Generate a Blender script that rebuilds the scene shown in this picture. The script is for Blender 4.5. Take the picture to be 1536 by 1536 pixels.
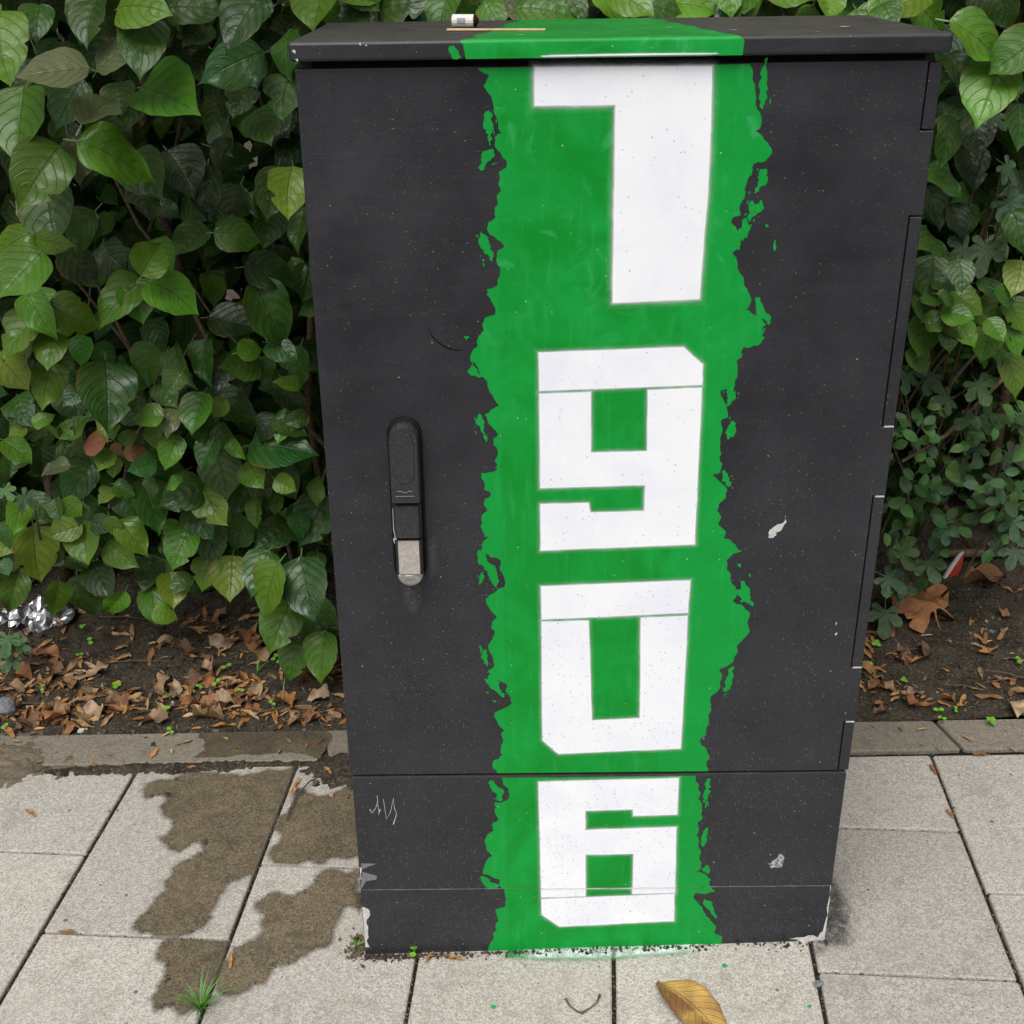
import bpy, bmesh, math, random
import numpy as np
from mathutils import Vector, Matrix
from mathutils.geometry import tessellate_polygon

for o in list(bpy.data.objects):
    bpy.data.objects.remove(o)
SC = bpy.context.scene
COL = SC.collection
random.seed(7)
RNG = np.random.default_rng(7)

# ------------------------------------------------------------ camera
cam_d = bpy.data.cameras.new("camera")
cam = bpy.data.objects.new("camera", cam_d)
COL.objects.link(cam)
cam_d.sensor_width = 36.0
cam_d.lens = 36.0 * 1838.968 / 1536.0
cam_d.shift_x = 25.077 / 1536.0
cam_d.shift_y = 6.755 / 1536.0
cam_d.clip_start = 0.05
cam_d.clip_end = 500.0
_r = Vector((0.99990732, 0.00177977, -0.01349791))
_u = Vector((0.01145186, 0.42623552, 0.90453973))
_w = Vector((-0.00736317, 0.90461047, -0.42617564))
_m = Matrix((( _r.x, _u.x, -_w.x, 0.23657676), (_r.y, _u.y, -_w.y, -1.50825702),
             (_r.z, _u.z, -_w.z, 1.49011502), (0, 0, 0, 1)))
cam.matrix_world = _m
SC.camera = cam

# ------------------------------------------------------------ sky, sun, exposure
SUN_EL, SUN_ROT = math.radians(58), math.radians(200)
world = bpy.data.worlds.new("World")
SC.world = world
world.use_nodes = True
wt = world.node_tree
wt.nodes.clear()
sky = wt.nodes.new("ShaderNodeTexSky")
sky.sky_type = 'NISHITA'
sky.sun_disc = False
sky.sun_elevation = SUN_EL
sky.sun_rotation = SUN_ROT
sky.air_density = 1.0
sky.dust_density = 4.0
sky.ozone_density = 1.0
hs = wt.nodes.new("ShaderNodeHueSaturation")
hs.inputs['Saturation'].default_value = 0.22      # overcast: the cloud deck is nearly colourless
bg = wt.nodes.new("ShaderNodeBackground")
bg.inputs['Strength'].default_value = 0.055
wo = wt.nodes.new("ShaderNodeOutputWorld")
wt.links.new(sky.outputs[0], hs.inputs['Color'])
wt.links.new(hs.outputs[0], bg.inputs['Color'])
wt.links.new(bg.outputs[0], wo.inputs['Surface'])
sun_d = bpy.data.lights.new("sun", 'SUN')
sun_d.energy = 1.5
sun_d.angle = math.radians(45)
sun_d.color = (1.0, 0.985, 0.96)
sun = bpy.data.objects.new("sun", sun_d)
COL.objects.link(sun)
_sd = Vector((math.sin(SUN_ROT) * math.cos(SUN_EL), math.cos(SUN_ROT) * math.cos(SUN_EL), math.sin(SUN_EL)))
sun.rotation_euler = _sd.to_track_quat('Z', 'Y').to_euler()
sun.location = (0, -2, 5)
SC.view_settings.view_transform = 'Standard'
SC.view_settings.look = 'None'
SC.view_settings.gamma = 1.0
SC.view_settings.use_curve_mapping = False
SC.view_settings.exposure = 1.04

# ------------------------------------------------------------ measured data (metres; door plane is y = 0)
W, D, H1, H2, H3 = 0.75, 0.341, 0.3462, 1.3564, 1.3865
OV = 0.012
SLOPE = 0.030447                       # cross fall of the pavement
def gz(x):
    return SLOPE * (x - W / 2)
SL=[(0.2111,1.3548),(0.2248,1.347),(0.2183,1.3351),(0.227,1.323),(0.2293,1.3059),(0.2343,1.296),(0.2392,1.2812),(0.2302,1.2776),(0.2301,1.2688),(0.2364,1.26),(0.2433,1.2511),(0.2427,1.241),(0.2348,1.2373),(0.2341,1.2232),(0.2372,1.2155),(0.2332,1.2104),(0.2331,1.2),(0.229,1.1936),(0.2289,1.187),(0.2302,1.1831),(0.2208,1.1766),(0.2194,1.1687),(0.2299,1.158),(0.2404,1.1472),(0.2323,1.1419),(0.2309,1.1338),(0.2348,1.1216),(0.2319,1.1066),(0.2318,1.0984),(0.2182,1.0944),(0.218,1.0875),(0.2247,1.0763),(0.2272,1.0609),(0.2148,1.0569),(0.2119,1.0498),(0.2131,1.0399),(0.2118,1.0403),(0.2061,1.0332),(0.205,1.0203),(0.1974,1.0118),(0.1957,1.0002),(0.2053,0.9914),(0.2079,0.9811),(0.2162,0.9736),(0.2188,0.9618),(0.2243,0.9498),(0.2312,0.9392),(0.2126,0.9274),(0.218,0.9137),(0.2293,0.8998),(0.2235,0.8937),(0.2233,0.8845),(0.229,0.8767),(0.2244,0.8612),(0.2272,0.8486),(0.2068,0.8441),(0.2067,0.8362),(0.2107,0.8202),(0.2194,0.8121),(0.2105,0.8058),(0.2089,0.7978),(0.2131,0.788),(0.2056,0.7799),(0.2039,0.7652),(0.2095,0.7487),(0.217,0.7519),(0.2031,0.7254),(0.218,0.7168),(0.2314,0.7116),(0.2327,0.6931),(0.2355,0.6708),(0.2094,0.652),(0.2137,0.638),(0.2243,0.6238),(0.218,0.6151),(0.2163,0.6062),(0.2209,0.6008),(0.2144,0.5812),(0.2126,0.5667),(0.2186,0.5521),(0.2201,0.5429),(0.2105,0.5339),(0.2135,0.5227),(0.237,0.5105),(0.2353,0.5001),(0.2431,0.4887),(0.2446,0.4774),(0.2189,0.4606),(0.222,0.4472),(0.233,0.4297),(0.2281,0.4239),(0.2311,0.4083),(0.2278,0.3966),(0.2293,0.3847),(0.2161,0.375),(0.2143,0.3611),(0.2223,0.3505)]
SR=[(0.5268,1.3525),(0.5313,1.3429),(0.5348,1.3297),(0.5371,1.3164),(0.5393,1.3042),(0.5452,1.2944),(0.5447,1.2845),(0.5386,1.2802),(0.5496,1.2708),(0.5603,1.2595),(0.56,1.2532),(0.5517,1.2445),(0.539,1.2409),(0.5386,1.2294),(0.5328,1.2193),(0.5324,1.2064),(0.5291,1.1987),(0.529,1.1818),(0.5175,1.1754),(0.5234,1.1674),(0.5314,1.1474),(0.5307,1.1393),(0.5216,1.1354),(0.5292,1.1218),(0.5343,1.1082),(0.5393,1.0944),(0.5469,1.0833),(0.5491,1.0721),(0.5429,1.0638),(0.5557,1.0566),(0.5704,1.0438),(0.5656,1.0353),(0.5707,1.0399),(0.5661,1.0285),(0.5704,1.0271),(0.5656,1.0185),(0.5561,1.0158),(0.5437,1.0145),(0.5433,1.0015),(0.5368,0.9958),(0.5392,0.9812),(0.5371,0.971),(0.5338,0.9577),(0.5185,0.9555),(0.5236,0.943),(0.5304,0.9248),(0.53,0.9188),(0.5225,0.9159),(0.5249,0.9006),(0.5223,0.8884),(0.5257,0.8667),(0.523,0.8636),(0.5279,0.8542),(0.5259,0.8416),(0.5159,0.8386),(0.5299,0.8242),(0.537,0.8145),(0.5357,0.8033),(0.5274,0.7953),(0.5252,0.784),(0.5317,0.7742),(0.5279,0.7644),(0.539,0.7528),(0.5367,0.7429),(0.5538,0.7327),(0.5634,0.7225),(0.5434,0.7093),(0.5444,0.6943),(0.5518,0.6737),(0.5585,0.665),(0.5609,0.6529),(0.5554,0.6442),(0.5696,0.6371),(0.5811,0.6264),(0.5835,0.5945),(0.568,0.5732),(0.5689,0.5605),(0.5638,0.5442),(0.5443,0.5316),(0.5486,0.5149),(0.5479,0.5),(0.5347,0.4852),(0.5358,0.4662),(0.5336,0.451),(0.5345,0.4356),(0.5324,0.4163),(0.5232,0.4086),(0.5338,0.3928),(0.5398,0.375),(0.5354,0.3671),(0.5394,0.3547)]
PL=[(0.2288,0.3388),(0.2303,0.3315),(0.2385,0.3232),(0.2366,0.3008),(0.2167,0.2969),(0.2165,0.2804),(0.2229,0.2636),(0.2128,0.2575),(0.2143,0.2427),(0.2023,0.2281),(0.2021,0.2153),(0.2119,0.1937),(0.1978,0.1678),(0.1977,0.1569),(0.2232,0.1456),(0.2213,0.1346),(0.2298,0.1234),(0.2331,0.1055),(0.2294,0.0875),(0.2155,0.0832),(0.2171,0.0695),(0.2197,0.0581),(0.2151,0.0536),(0.2167,0.042),(0.2095,0.0329),(0.2111,0.0189),(0.2038,0.005),(0.2019,-0.0067)]
PR=[(0.5205,0.3425),(0.5262,0.3279),(0.5305,0.3115),(0.5272,0.2993),(0.534,0.2786),(0.5359,0.264),(0.5287,0.2558),(0.5312,0.241),(0.5286,0.2284),(0.5331,0.207),(0.5358,0.1898),(0.54,0.1768),(0.539,0.1638),(0.5309,0.1573),(0.5557,0.1417),(0.5547,0.1306),(0.5659,0.1158),(0.5333,0.1131),(0.5322,0.1019),(0.5471,0.0838),(0.5534,0.0656),(0.5647,0.0517),(0.5708,0.0379),(0.5696,0.0286),(0.5825,0.0192),(0.5813,0.0109)]
D1=[[(0.2786,1.3544),(0.4828,1.3531),(0.4847,1.3098),(0.4869,1.2096),(0.4851,1.1413),(0.4842,1.0785),(0.376,1.0749),(0.3741,1.2111),(0.3728,1.3125),(0.2778,1.3126)]]
D9=[[(0.2829,1.0107),(0.4676,1.0155),(0.4933,0.992),(0.4941,0.965),(0.2841,0.9594)],[(0.2841,0.955),(0.3502,0.9565),(0.3519,0.872),(0.427,0.8729),(0.4247,0.9585),(0.4938,0.9606),(0.4954,0.8577),(0.4971,0.7344),(0.2863,0.7277),(0.2858,0.7974),(0.3504,0.7986),(0.353,0.7843),(0.4266,0.7853),(0.4268,0.8245),(0.2858,0.8218)]]
D0=[[(0.287,0.6712),(0.4942,0.6778),(0.4939,0.6265),(0.2881,0.6184)],[(0.2881,0.6142),(0.3539,0.6151),(0.3619,0.4455),(0.4331,0.4484),(0.4284,0.6185),(0.4936,0.6212),(0.4949,0.4894),(0.4953,0.3941),(0.3137,0.3869),(0.2899,0.4115)]]
D6=[[(0.2839,0.3349),(0.4951,0.3392),(0.4962,0.2708),(0.4297,0.2695),(0.4292,0.2819),(0.3552,0.2799),(0.3559,0.2423),(0.4961,0.2465),(0.5005,0.1148),(0.4337,0.113),(0.4329,0.1954),(0.357,0.1945),(0.3586,0.1094),(0.2891,0.1075)],[(0.2891,0.1039),(0.4999,0.1122),(0.5016,0.0561),(0.3184,0.0464),(0.2896,0.0723)]]
FLAKES=[(0.2239,1.2888,0.0121,0.035,0),(0.2195,1.2539,0.0189,0.0216,20),(0.219,1.1474,0.0164,0.0329,-15),(0.1909,1.0316,0.0056,0.0056,0),(0.5443,1.3308,0.0137,0.0452,0),(0.5504,1.2216,0.0138,0.0263,15),(0.5443,1.1881,0.0153,0.0305,20),(0.5342,1.1646,0.0139,0.0264,-10),(0.5635,1.0622,0.017,0.034,-35),(0.5731,1.1428,0.0045,0.014,0),(0.5617,1.1682,0.0039,0.005,0),(0.1996,0.9856,0.0127,0.0211,-30),(0.208,0.9108,0.0114,0.0372,-15),(0.2147,0.6982,0.0181,0.0543,-28),(0.5325,0.9488,0.0144,0.0274,10),(0.5358,0.9005,0.0122,0.0321,0),(0.5347,0.8304,0.0124,0.0222,-20),(0.5614,0.7007,0.0049,0.0067,0),(0.2039,0.6847,0.0076,0.0182,10),(0.2062,0.5559,0.0113,0.0236,-10),(0.2196,0.5078,0.0175,0.0414,-38),(0.5729,0.6544,0.0171,0.0435,-28),(0.5592,0.511,0.0136,0.0404,12),(0.2012,0.5705,0.0044,0.0094,0),(0.2219,0.3173,0.0203,0.0338,-20),(0.211,0.1303,0.0198,0.0503,-30),(0.5386,0.3135,0.0123,0.0411,8),(0.5399,0.2909,0.0062,0.0138,0),(0.5406,0.224,0.012,0.0335,10),(0.5594,0.0814,0.0126,0.0407,-22),(0.5477,0.1615,0.0144,0.0144,0)]
WET=[[(-0.3973,0.5205),(-0.1909,0.5127),(-0.2054,0.2656),(-0.2109,0.2461),(-0.2415,0.1964),(-0.2676,0.1852),(-0.2721,0.1547),(-0.2834,0.1078),(-0.3004,0.0713),(-0.3068,0.0632),(-0.3973,0.0773),(-0.3972,0.0927),(-0.3814,0.1122),(-0.3776,0.1475),(-0.3709,0.19),(-0.3594,0.2339),(-0.337,0.2523),(-0.321,0.2713),(-0.3185,0.2913),(-0.3514,0.2964),(-0.3688,0.2737),(-0.3967,0.2952),(-0.4093,0.3095),(-0.3929,0.3364),(-0.3956,0.3577),(-0.4232,0.3843),(-0.4261,0.425),(-0.4341,0.4481),(-0.4566,0.4418),(-0.4717,0.435),(-0.4802,0.4583),(-0.4665,0.4808),(-0.4418,0.4794),(-0.4189,0.486),(-0.4086,0.5051)],[(-0.3358,0.0467),(-0.2285,0.0322),(-0.227,-0.0053),(-0.2305,-0.0465),(-0.2359,-0.0763),(-0.2423,-0.1005),(-0.3,-0.0836),(-0.3158,-0.0976),(-0.3231,-0.0529),(-0.3071,-0.0383),(-0.3189,-0.0224),(-0.3213,0.0039),(-0.3416,0.0208)],[(-0.1755,0.4416),(-0.0582,0.4658),(-0.0361,0.2506),(-0.0684,0.2423),(-0.0977,0.2289),(-0.117,0.2415),(-0.1381,0.2341),(-0.1817,0.2304),(-0.1975,0.2586)],[(-0.0314,0.2052),(-0.0213,0.1076),(-0.0564,0.1034),(-0.064,0.0638),(-0.0674,0.0253),(-0.1149,-0.0074),(-0.1537,-0.0136),(-0.1546,-0.0318),(-0.1782,-0.0537),(-0.2096,-0.0724),(-0.2221,-0.0645),(-0.2161,0.0209),(-0.1987,0.1274),(-0.1729,0.1501),(-0.1409,0.1366),(-0.1031,0.1712),(-0.1013,0.1897),(-0.0727,0.204)],[(-0.4113,0.6519),(-0.146,0.6429),(-0.1433,0.5359),(-0.4053,0.556),(-0.3857,0.5815),(-0.3913,0.6072),(-0.4107,0.6256)]]
SEED=[(-0.7885,1.0727),(-0.7568,1.0153),(-0.7654,0.9523),(-0.8088,0.835),(-0.6459,0.8339),(-0.4474,0.8016),(-0.4135,0.8281),(-0.4014,0.8863),(-0.4977,0.7173),(-0.4767,0.6418),(-0.8406,0.6813),(-0.3499,0.7858),(-0.273,0.8926),(-0.2991,0.9199),(-0.277,0.7394),(1.0378,0.7733),(1.0888,0.7334),(1.0809,0.6678),(1.1335,0.6253),(1.1661,0.6293),(1.217,0.5734),(1.0321,0.8077),(1.3532,0.7856),(1.1285,0.5838),(1.0801,0.8928)]
HL=[(-0.249,0.381,1.285,0.119,35.0,'b'),(-0.335,0.382,1.207,0.121,10.0,'b'),(-0.487,0.404,1.25,0.125,95.0,'b'),(-0.45,0.358,1.182,0.116,120.0,'b'),(-0.141,0.353,1.334,0.104,150.0,'g'),(-0.485,0.473,1.102,0.117,80.0,'m'),(-0.463,0.534,1.057,0.095,130.0,'m'),(-0.379,0.282,1.339,0.099,165.0,'o'),(-0.303,0.343,1.351,0.08,-25.0,'o'),(-0.343,0.345,1.283,0.096,-70.0,'o'),(-0.408,0.422,1.2,0.078,85.0,'o'),(-0.446,0.297,1.369,0.106,80.0,'b'),(-0.4,0.382,1.282,0.087,120.0,'m'),(-0.328,0.476,1.164,0.108,60.0,'m'),(-0.336,0.435,1.28,0.07,80.0,'m'),(-0.261,0.335,1.366,0.099,92.0,'m'),(-0.259,0.329,1.41,0.093,20.0,'b'),(-0.201,0.374,1.413,0.089,0.0,'m'),(-0.109,0.283,1.399,0.095,120.0,'g'),(-0.34,0.347,1.396,0.078,100.0,'m'),(-0.414,0.357,1.397,0.068,85.0,'m'),(-0.025,0.42,1.409,0.101,100.0,'b'),(-0.076,0.399,1.35,0.084,100.0,'m'),(-0.084,0.407,1.146,0.085,90.0,'y'),(-0.128,0.493,1.131,0.089,100.0,'m'),(-0.194,0.531,1.181,0.079,20.0,'d'),(-0.201,0.535,1.051,0.08,0.0,'m'),(-0.287,0.556,1.038,0.078,130.0,'m'),(-0.329,0.464,1.029,0.075,-65.0,'b'),(-0.308,0.487,0.966,0.098,25.0,'b'),(-0.41,0.523,0.946,0.108,130.0,'b'),(-0.389,0.539,0.936,0.076,70.0,'b'),(-0.511,0.581,0.906,0.095,20.0,'b'),(-0.604,0.565,0.878,0.107,130.0,'b'),(-0.55,0.471,1.007,0.107,130.0,'b'),(-0.566,0.507,1.048,0.077,150.0,'b'),(-0.493,0.606,0.984,0.086,60.0,'d'),(-0.285,0.536,1.152,0.099,60.0,'d'),(-0.244,0.532,1.123,0.092,90.0,'d'),(-0.165,0.612,0.972,0.096,0.0,'d'),(-0.164,0.585,0.902,0.134,60.0,'g'),(-0.263,0.722,0.848,0.103,10.0,'d'),(-0.34,0.515,1.108,0.076,100.0,'d'),(-0.128,0.433,1.239,0.08,70.0,'m'),(-0.146,0.404,1.279,0.062,110.0,'m'),(-0.075,0.38,1.29,0.078,100.0,'m'),(-0.475,0.437,1.06,0.061,20.0,'b'),(-0.454,0.647,0.985,0.094,60.0,'d'),(-0.635,0.613,0.833,0.097,110.0,'b'),(-0.559,0.561,0.852,0.076,95.0,'b'),(-0.598,0.634,0.766,0.095,90.0,'b'),(-0.472,0.577,0.761,0.135,80.0,'g'),(-0.428,0.683,0.778,0.095,110.0,'m'),(-0.359,0.645,0.79,0.092,70.0,'m'),(-0.317,0.668,0.792,0.089,90.0,'m'),(-0.425,0.627,0.697,0.066,180.0,'b'),(-0.388,0.64,0.688,0.066,100.0,'o'),(-0.332,0.631,0.701,0.086,105.0,'b'),(-0.29,0.764,0.668,0.115,30.0,'m'),(-0.551,0.674,0.627,0.065,180.0,'r'),(-0.475,0.693,0.597,0.05,10.0,'r'),(-0.525,0.734,0.588,0.031,90.0,'r'),(-0.517,0.706,0.641,0.044,-100.0,'b'),(-0.475,0.663,0.644,0.043,-60.0,'b'),(-0.537,0.681,0.589,0.05,110.0,'b'),(-0.537,0.739,0.55,0.045,90.0,'b'),(-0.395,0.652,0.616,0.071,110.0,'b'),(-0.197,0.702,0.607,0.137,10.0,'g'),(-0.645,0.816,0.482,0.102,120.0,'m'),(-0.466,0.818,0.483,0.1,150.0,'m'),(-0.33,0.741,0.53,0.102,80.0,'m'),(-0.252,0.706,0.544,0.075,60.0,'b'),(-0.558,0.834,0.422,0.075,60.0,'m'),(-0.479,0.765,0.458,0.118,60.0,'g'),(-0.419,0.766,0.476,0.104,150.0,'m'),(-0.354,0.755,0.458,0.097,60.0,'y'),(-0.684,0.646,0.626,0.073,30.0,'b'),(-0.614,0.845,0.381,0.086,0.0,'m'),(-0.649,0.805,0.349,0.099,80.0,'b'),(-0.687,0.806,0.38,0.076,160.0,'y'),(-0.735,0.775,0.338,0.125,80.0,'y'),(-0.806,0.813,0.355,0.087,120.0,'y'),(-0.535,0.778,0.381,0.094,45.0,'b'),(-0.582,0.816,0.315,0.091,40.0,'b'),(-0.445,0.792,0.342,0.097,110.0,'b'),(-0.403,0.863,0.321,0.106,70.0,'m'),(-0.254,0.828,0.353,0.096,140.0,'g'),(-0.164,0.815,0.392,0.125,120.0,'g'),(-0.356,0.833,0.246,0.106,90.0,'y'),(-0.267,0.711,0.325,0.106,110.0,'m'),(-0.168,0.666,0.311,0.142,80.0,'g'),(-0.545,0.869,0.162,0.089,80.0,'b'),(-0.497,0.859,0.205,0.085,80.0,'y'),(-0.62,0.842,0.178,0.083,130.0,'b'),(-0.73,0.941,0.138,0.117,80.0,'m'),(-0.755,0.873,0.176,0.085,100.0,'b'),(-0.845,0.866,0.198,0.1,100.0,'b'),(-0.245,0.76,0.171,0.124,110.0,'b'),(-0.174,0.843,0.126,0.128,60.0,'m'),(-0.165,0.759,0.092,0.116,100.0,'b'),(-0.246,0.671,0.305,0.128,120.0,'b'),(-0.518,0.858,0.144,0.06,20.0,'b'),(-0.466,0.933,0.159,0.041,90.0,'m'),(-0.247,0.652,0.79,0.082,160.0,'m'),(-0.219,0.63,0.822,0.055,-20.0,'b'),(-0.206,0.678,0.768,0.057,90.0,'m'),(-0.156,0.593,0.833,0.068,30.0,'g'),(-0.149,0.699,0.764,0.086,100.0,'m'),(-0.177,0.706,0.651,0.075,20.0,'m'),(-0.262,0.798,0.466,0.081,80.0,'m'),(-0.306,0.804,0.453,0.081,100.0,'m'),(-0.648,0.592,0.796,0.087,60.0,'y'),(-0.593,0.725,0.69,0.086,70.0,'m'),(-0.692,0.721,0.683,0.08,60.0,'m'),(-0.659,0.742,0.548,0.063,170.0,'o'),(-0.559,0.548,0.918,0.092,60.0,'b'),(-0.326,0.644,0.616,0.073,120.0,'g'),(-0.308,0.736,0.606,0.078,60.0,'m'),(-0.404,0.823,0.391,0.094,60.0,'m'),(-0.344,0.91,0.317,0.083,110.0,'m'),(-0.208,0.791,0.495,0.09,70.0,'m'),(-0.49,0.756,0.557,0.077,60.0,'m'),(-0.744,0.842,0.418,0.084,30.0,'m'),(-0.749,0.749,0.446,0.081,90.0,'b'),(-0.674,0.923,0.198,0.103,60.0,'m'),(-0.559,0.9,0.226,0.086,100.0,'m'),(-0.41,0.843,0.254,0.083,110.0,'b'),(-0.691,0.724,0.643,0.078,20.0,'m'),(-0.395,0.672,0.727,0.073,60.0,'m'),(-0.293,0.682,0.761,0.084,100.0,'d'),(-0.185,0.82,0.657,0.089,60.0,'d'),(-0.183,0.828,0.524,0.078,90.0,'m'),(-0.147,0.833,0.072,0.112,80.0,'m'),(-0.229,0.785,0.068,0.097,110.0,'m')]
HT=[(-0.022,0.477,1.405,0.092,30.0,'b'),(0.089,0.489,1.409,0.092,0.0,'m'),(0.155,0.426,1.398,0.073,110.0,'m'),(0.188,0.491,1.385,0.069,5.0,'m'),(0.231,0.428,1.393,0.056,60.0,'b'),(0.259,0.505,1.394,0.064,170.0,'o'),(0.304,0.442,1.397,0.09,10.0,'b'),(0.416,0.507,1.402,0.082,20.0,'b'),(0.434,0.441,1.405,0.079,40.0,'b'),(0.472,0.468,1.393,0.092,10.0,'m'),(0.531,0.495,1.398,0.093,20.0,'b'),(0.579,0.509,1.388,0.059,60.0,'m'),(0.614,0.484,1.399,0.056,95.0,'b'),(0.649,0.495,1.401,0.059,80.0,'m'),(0.722,0.455,1.396,0.061,90.0,'b'),(0.718,0.588,1.387,0.074,60.0,'d'),(0.83,0.455,1.395,0.085,150.0,'y'),(0.896,0.504,1.373,0.081,30.0,'b'),(0.038,0.59,1.388,0.073,60.0,'d'),(0.114,0.554,1.387,0.06,90.0,'d'),(0.809,0.591,1.378,0.075,20.0,'d'),(0.804,0.426,1.382,0.058,80.0,'m'),(0.377,0.603,1.387,0.073,120.0,'d'),(0.008,0.482,1.39,0.069,150.0,'m'),(0.56,0.549,1.383,0.072,100.0,'d'),(0.69,0.578,1.382,0.062,70.0,'d'),(0.349,0.491,1.401,0.069,60.0,'m'),(0.588,0.477,1.395,0.07,140.0,'m')]
HR=[(0.966,0.476,1.347,0.112,25.0,'b'),(1.01,0.451,1.322,0.088,150.0,'b'),(0.985,0.467,1.272,0.12,115.0,'b'),(0.949,0.505,1.193,0.082,90.0,'m'),(1.032,0.613,1.186,0.082,90.0,'d'),(0.965,0.539,1.129,0.079,30.0,'m'),(0.994,0.633,1.227,0.069,-40.0,'d'),(0.995,0.619,1.283,0.081,50.0,'d'),(0.973,0.594,1.014,0.081,10.0,'m'),(1.146,0.631,0.938,0.072,110.0,'y'),(0.998,0.646,0.937,0.081,100.0,'m'),(1.017,0.626,0.93,0.046,30.0,'m'),(1.024,0.574,0.958,0.061,90.0,'m'),(1.005,0.633,0.901,0.046,10.0,'m'),(1.013,0.585,0.914,0.043,20.0,'m'),(1.07,0.639,0.895,0.071,40.0,'b'),(1.132,0.674,0.86,0.082,10.0,'b'),(1.131,0.622,0.903,0.058,30.0,'m'),(1.176,0.668,0.861,0.068,60.0,'b'),(1.039,0.596,0.881,0.059,20.0,'b'),(1.105,0.652,0.918,0.044,10.0,'m'),(1.014,0.612,0.867,0.054,10.0,'m'),(1.01,0.675,0.821,0.081,110.0,'b'),(1.054,0.627,0.847,0.066,30.0,'b'),(1.119,0.646,0.812,0.073,100.0,'b'),(1.068,0.618,0.84,0.055,60.0,'b'),(1.115,0.608,0.849,0.052,60.0,'b'),(1.196,0.695,0.738,0.099,70.0,'y'),(1.18,0.669,0.817,0.071,70.0,'b'),(1.045,0.476,1.215,0.075,90.0,'m'),(1.042,0.591,1.303,0.065,90.0,'d'),(0.998,0.662,1.057,0.081,60.0,'d'),(1.121,0.67,0.849,0.056,60.0,'b'),(1.04,0.62,0.834,0.055,90.0,'m'),(1.151,0.663,0.8,0.062,80.0,'m'),(1.019,0.697,0.765,0.062,60.0,'m'),(1.038,0.72,0.948,0.07,60.0,'d'),(1.054,0.667,1.123,0.081,80.0,'d'),(0.973,0.656,1.181,0.08,80.0,'d'),(0.993,0.646,0.882,0.068,80.0,'m'),(1.124,0.601,1.033,0.081,80.0,'m'),(1.045,0.668,1.031,0.075,70.0,'d')]
HM=[(1.112,0.645,1.07,0.089,60.0),(1.09,0.644,0.992,0.089,100.0),(1.091,0.623,1.132,0.065,40.0),(1.064,0.661,0.983,0.086,150.0),(1.04,0.576,1.22,0.052,60.0),(1.076,0.774,0.711,0.079,120.0),(1.139,0.713,0.714,0.078,60.0),(1.185,0.801,0.611,0.101,100.0),(1.102,0.74,0.675,0.078,160.0),(1.203,0.82,0.538,0.063,100.0),(1.251,0.778,0.54,0.088,30.0),(1.253,0.818,0.468,0.09,80.0),(1.087,0.849,0.289,0.086,60.0),(1.174,0.912,0.228,0.089,80.0),(1.076,0.884,0.206,0.094,40.0),(1.101,0.926,0.097,0.106,100.0),(1.315,0.895,0.284,0.074,60.0),(1.347,0.868,0.276,0.08,120.0),(1.184,0.841,0.485,0.072,60.0),(1.184,0.86,0.338,0.068,100.0),(1.126,0.944,0.147,0.078,20.0),(1.331,0.875,0.345,0.076,90.0),(1.025,0.777,0.712,0.067,100.0),(1.264,0.786,0.623,0.071,80.0)]
HML=[(-0.712,0.62,0.559,0.048,60.0),(-0.682,0.62,0.541,0.061,30.0),(-0.878,0.86,0.091,0.075,90.0),(-0.876,0.86,0.038,0.067,120.0),(-0.894,0.86,0.065,0.06,60.0),(-0.862,0.86,0.073,0.054,30.0)]
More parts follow.
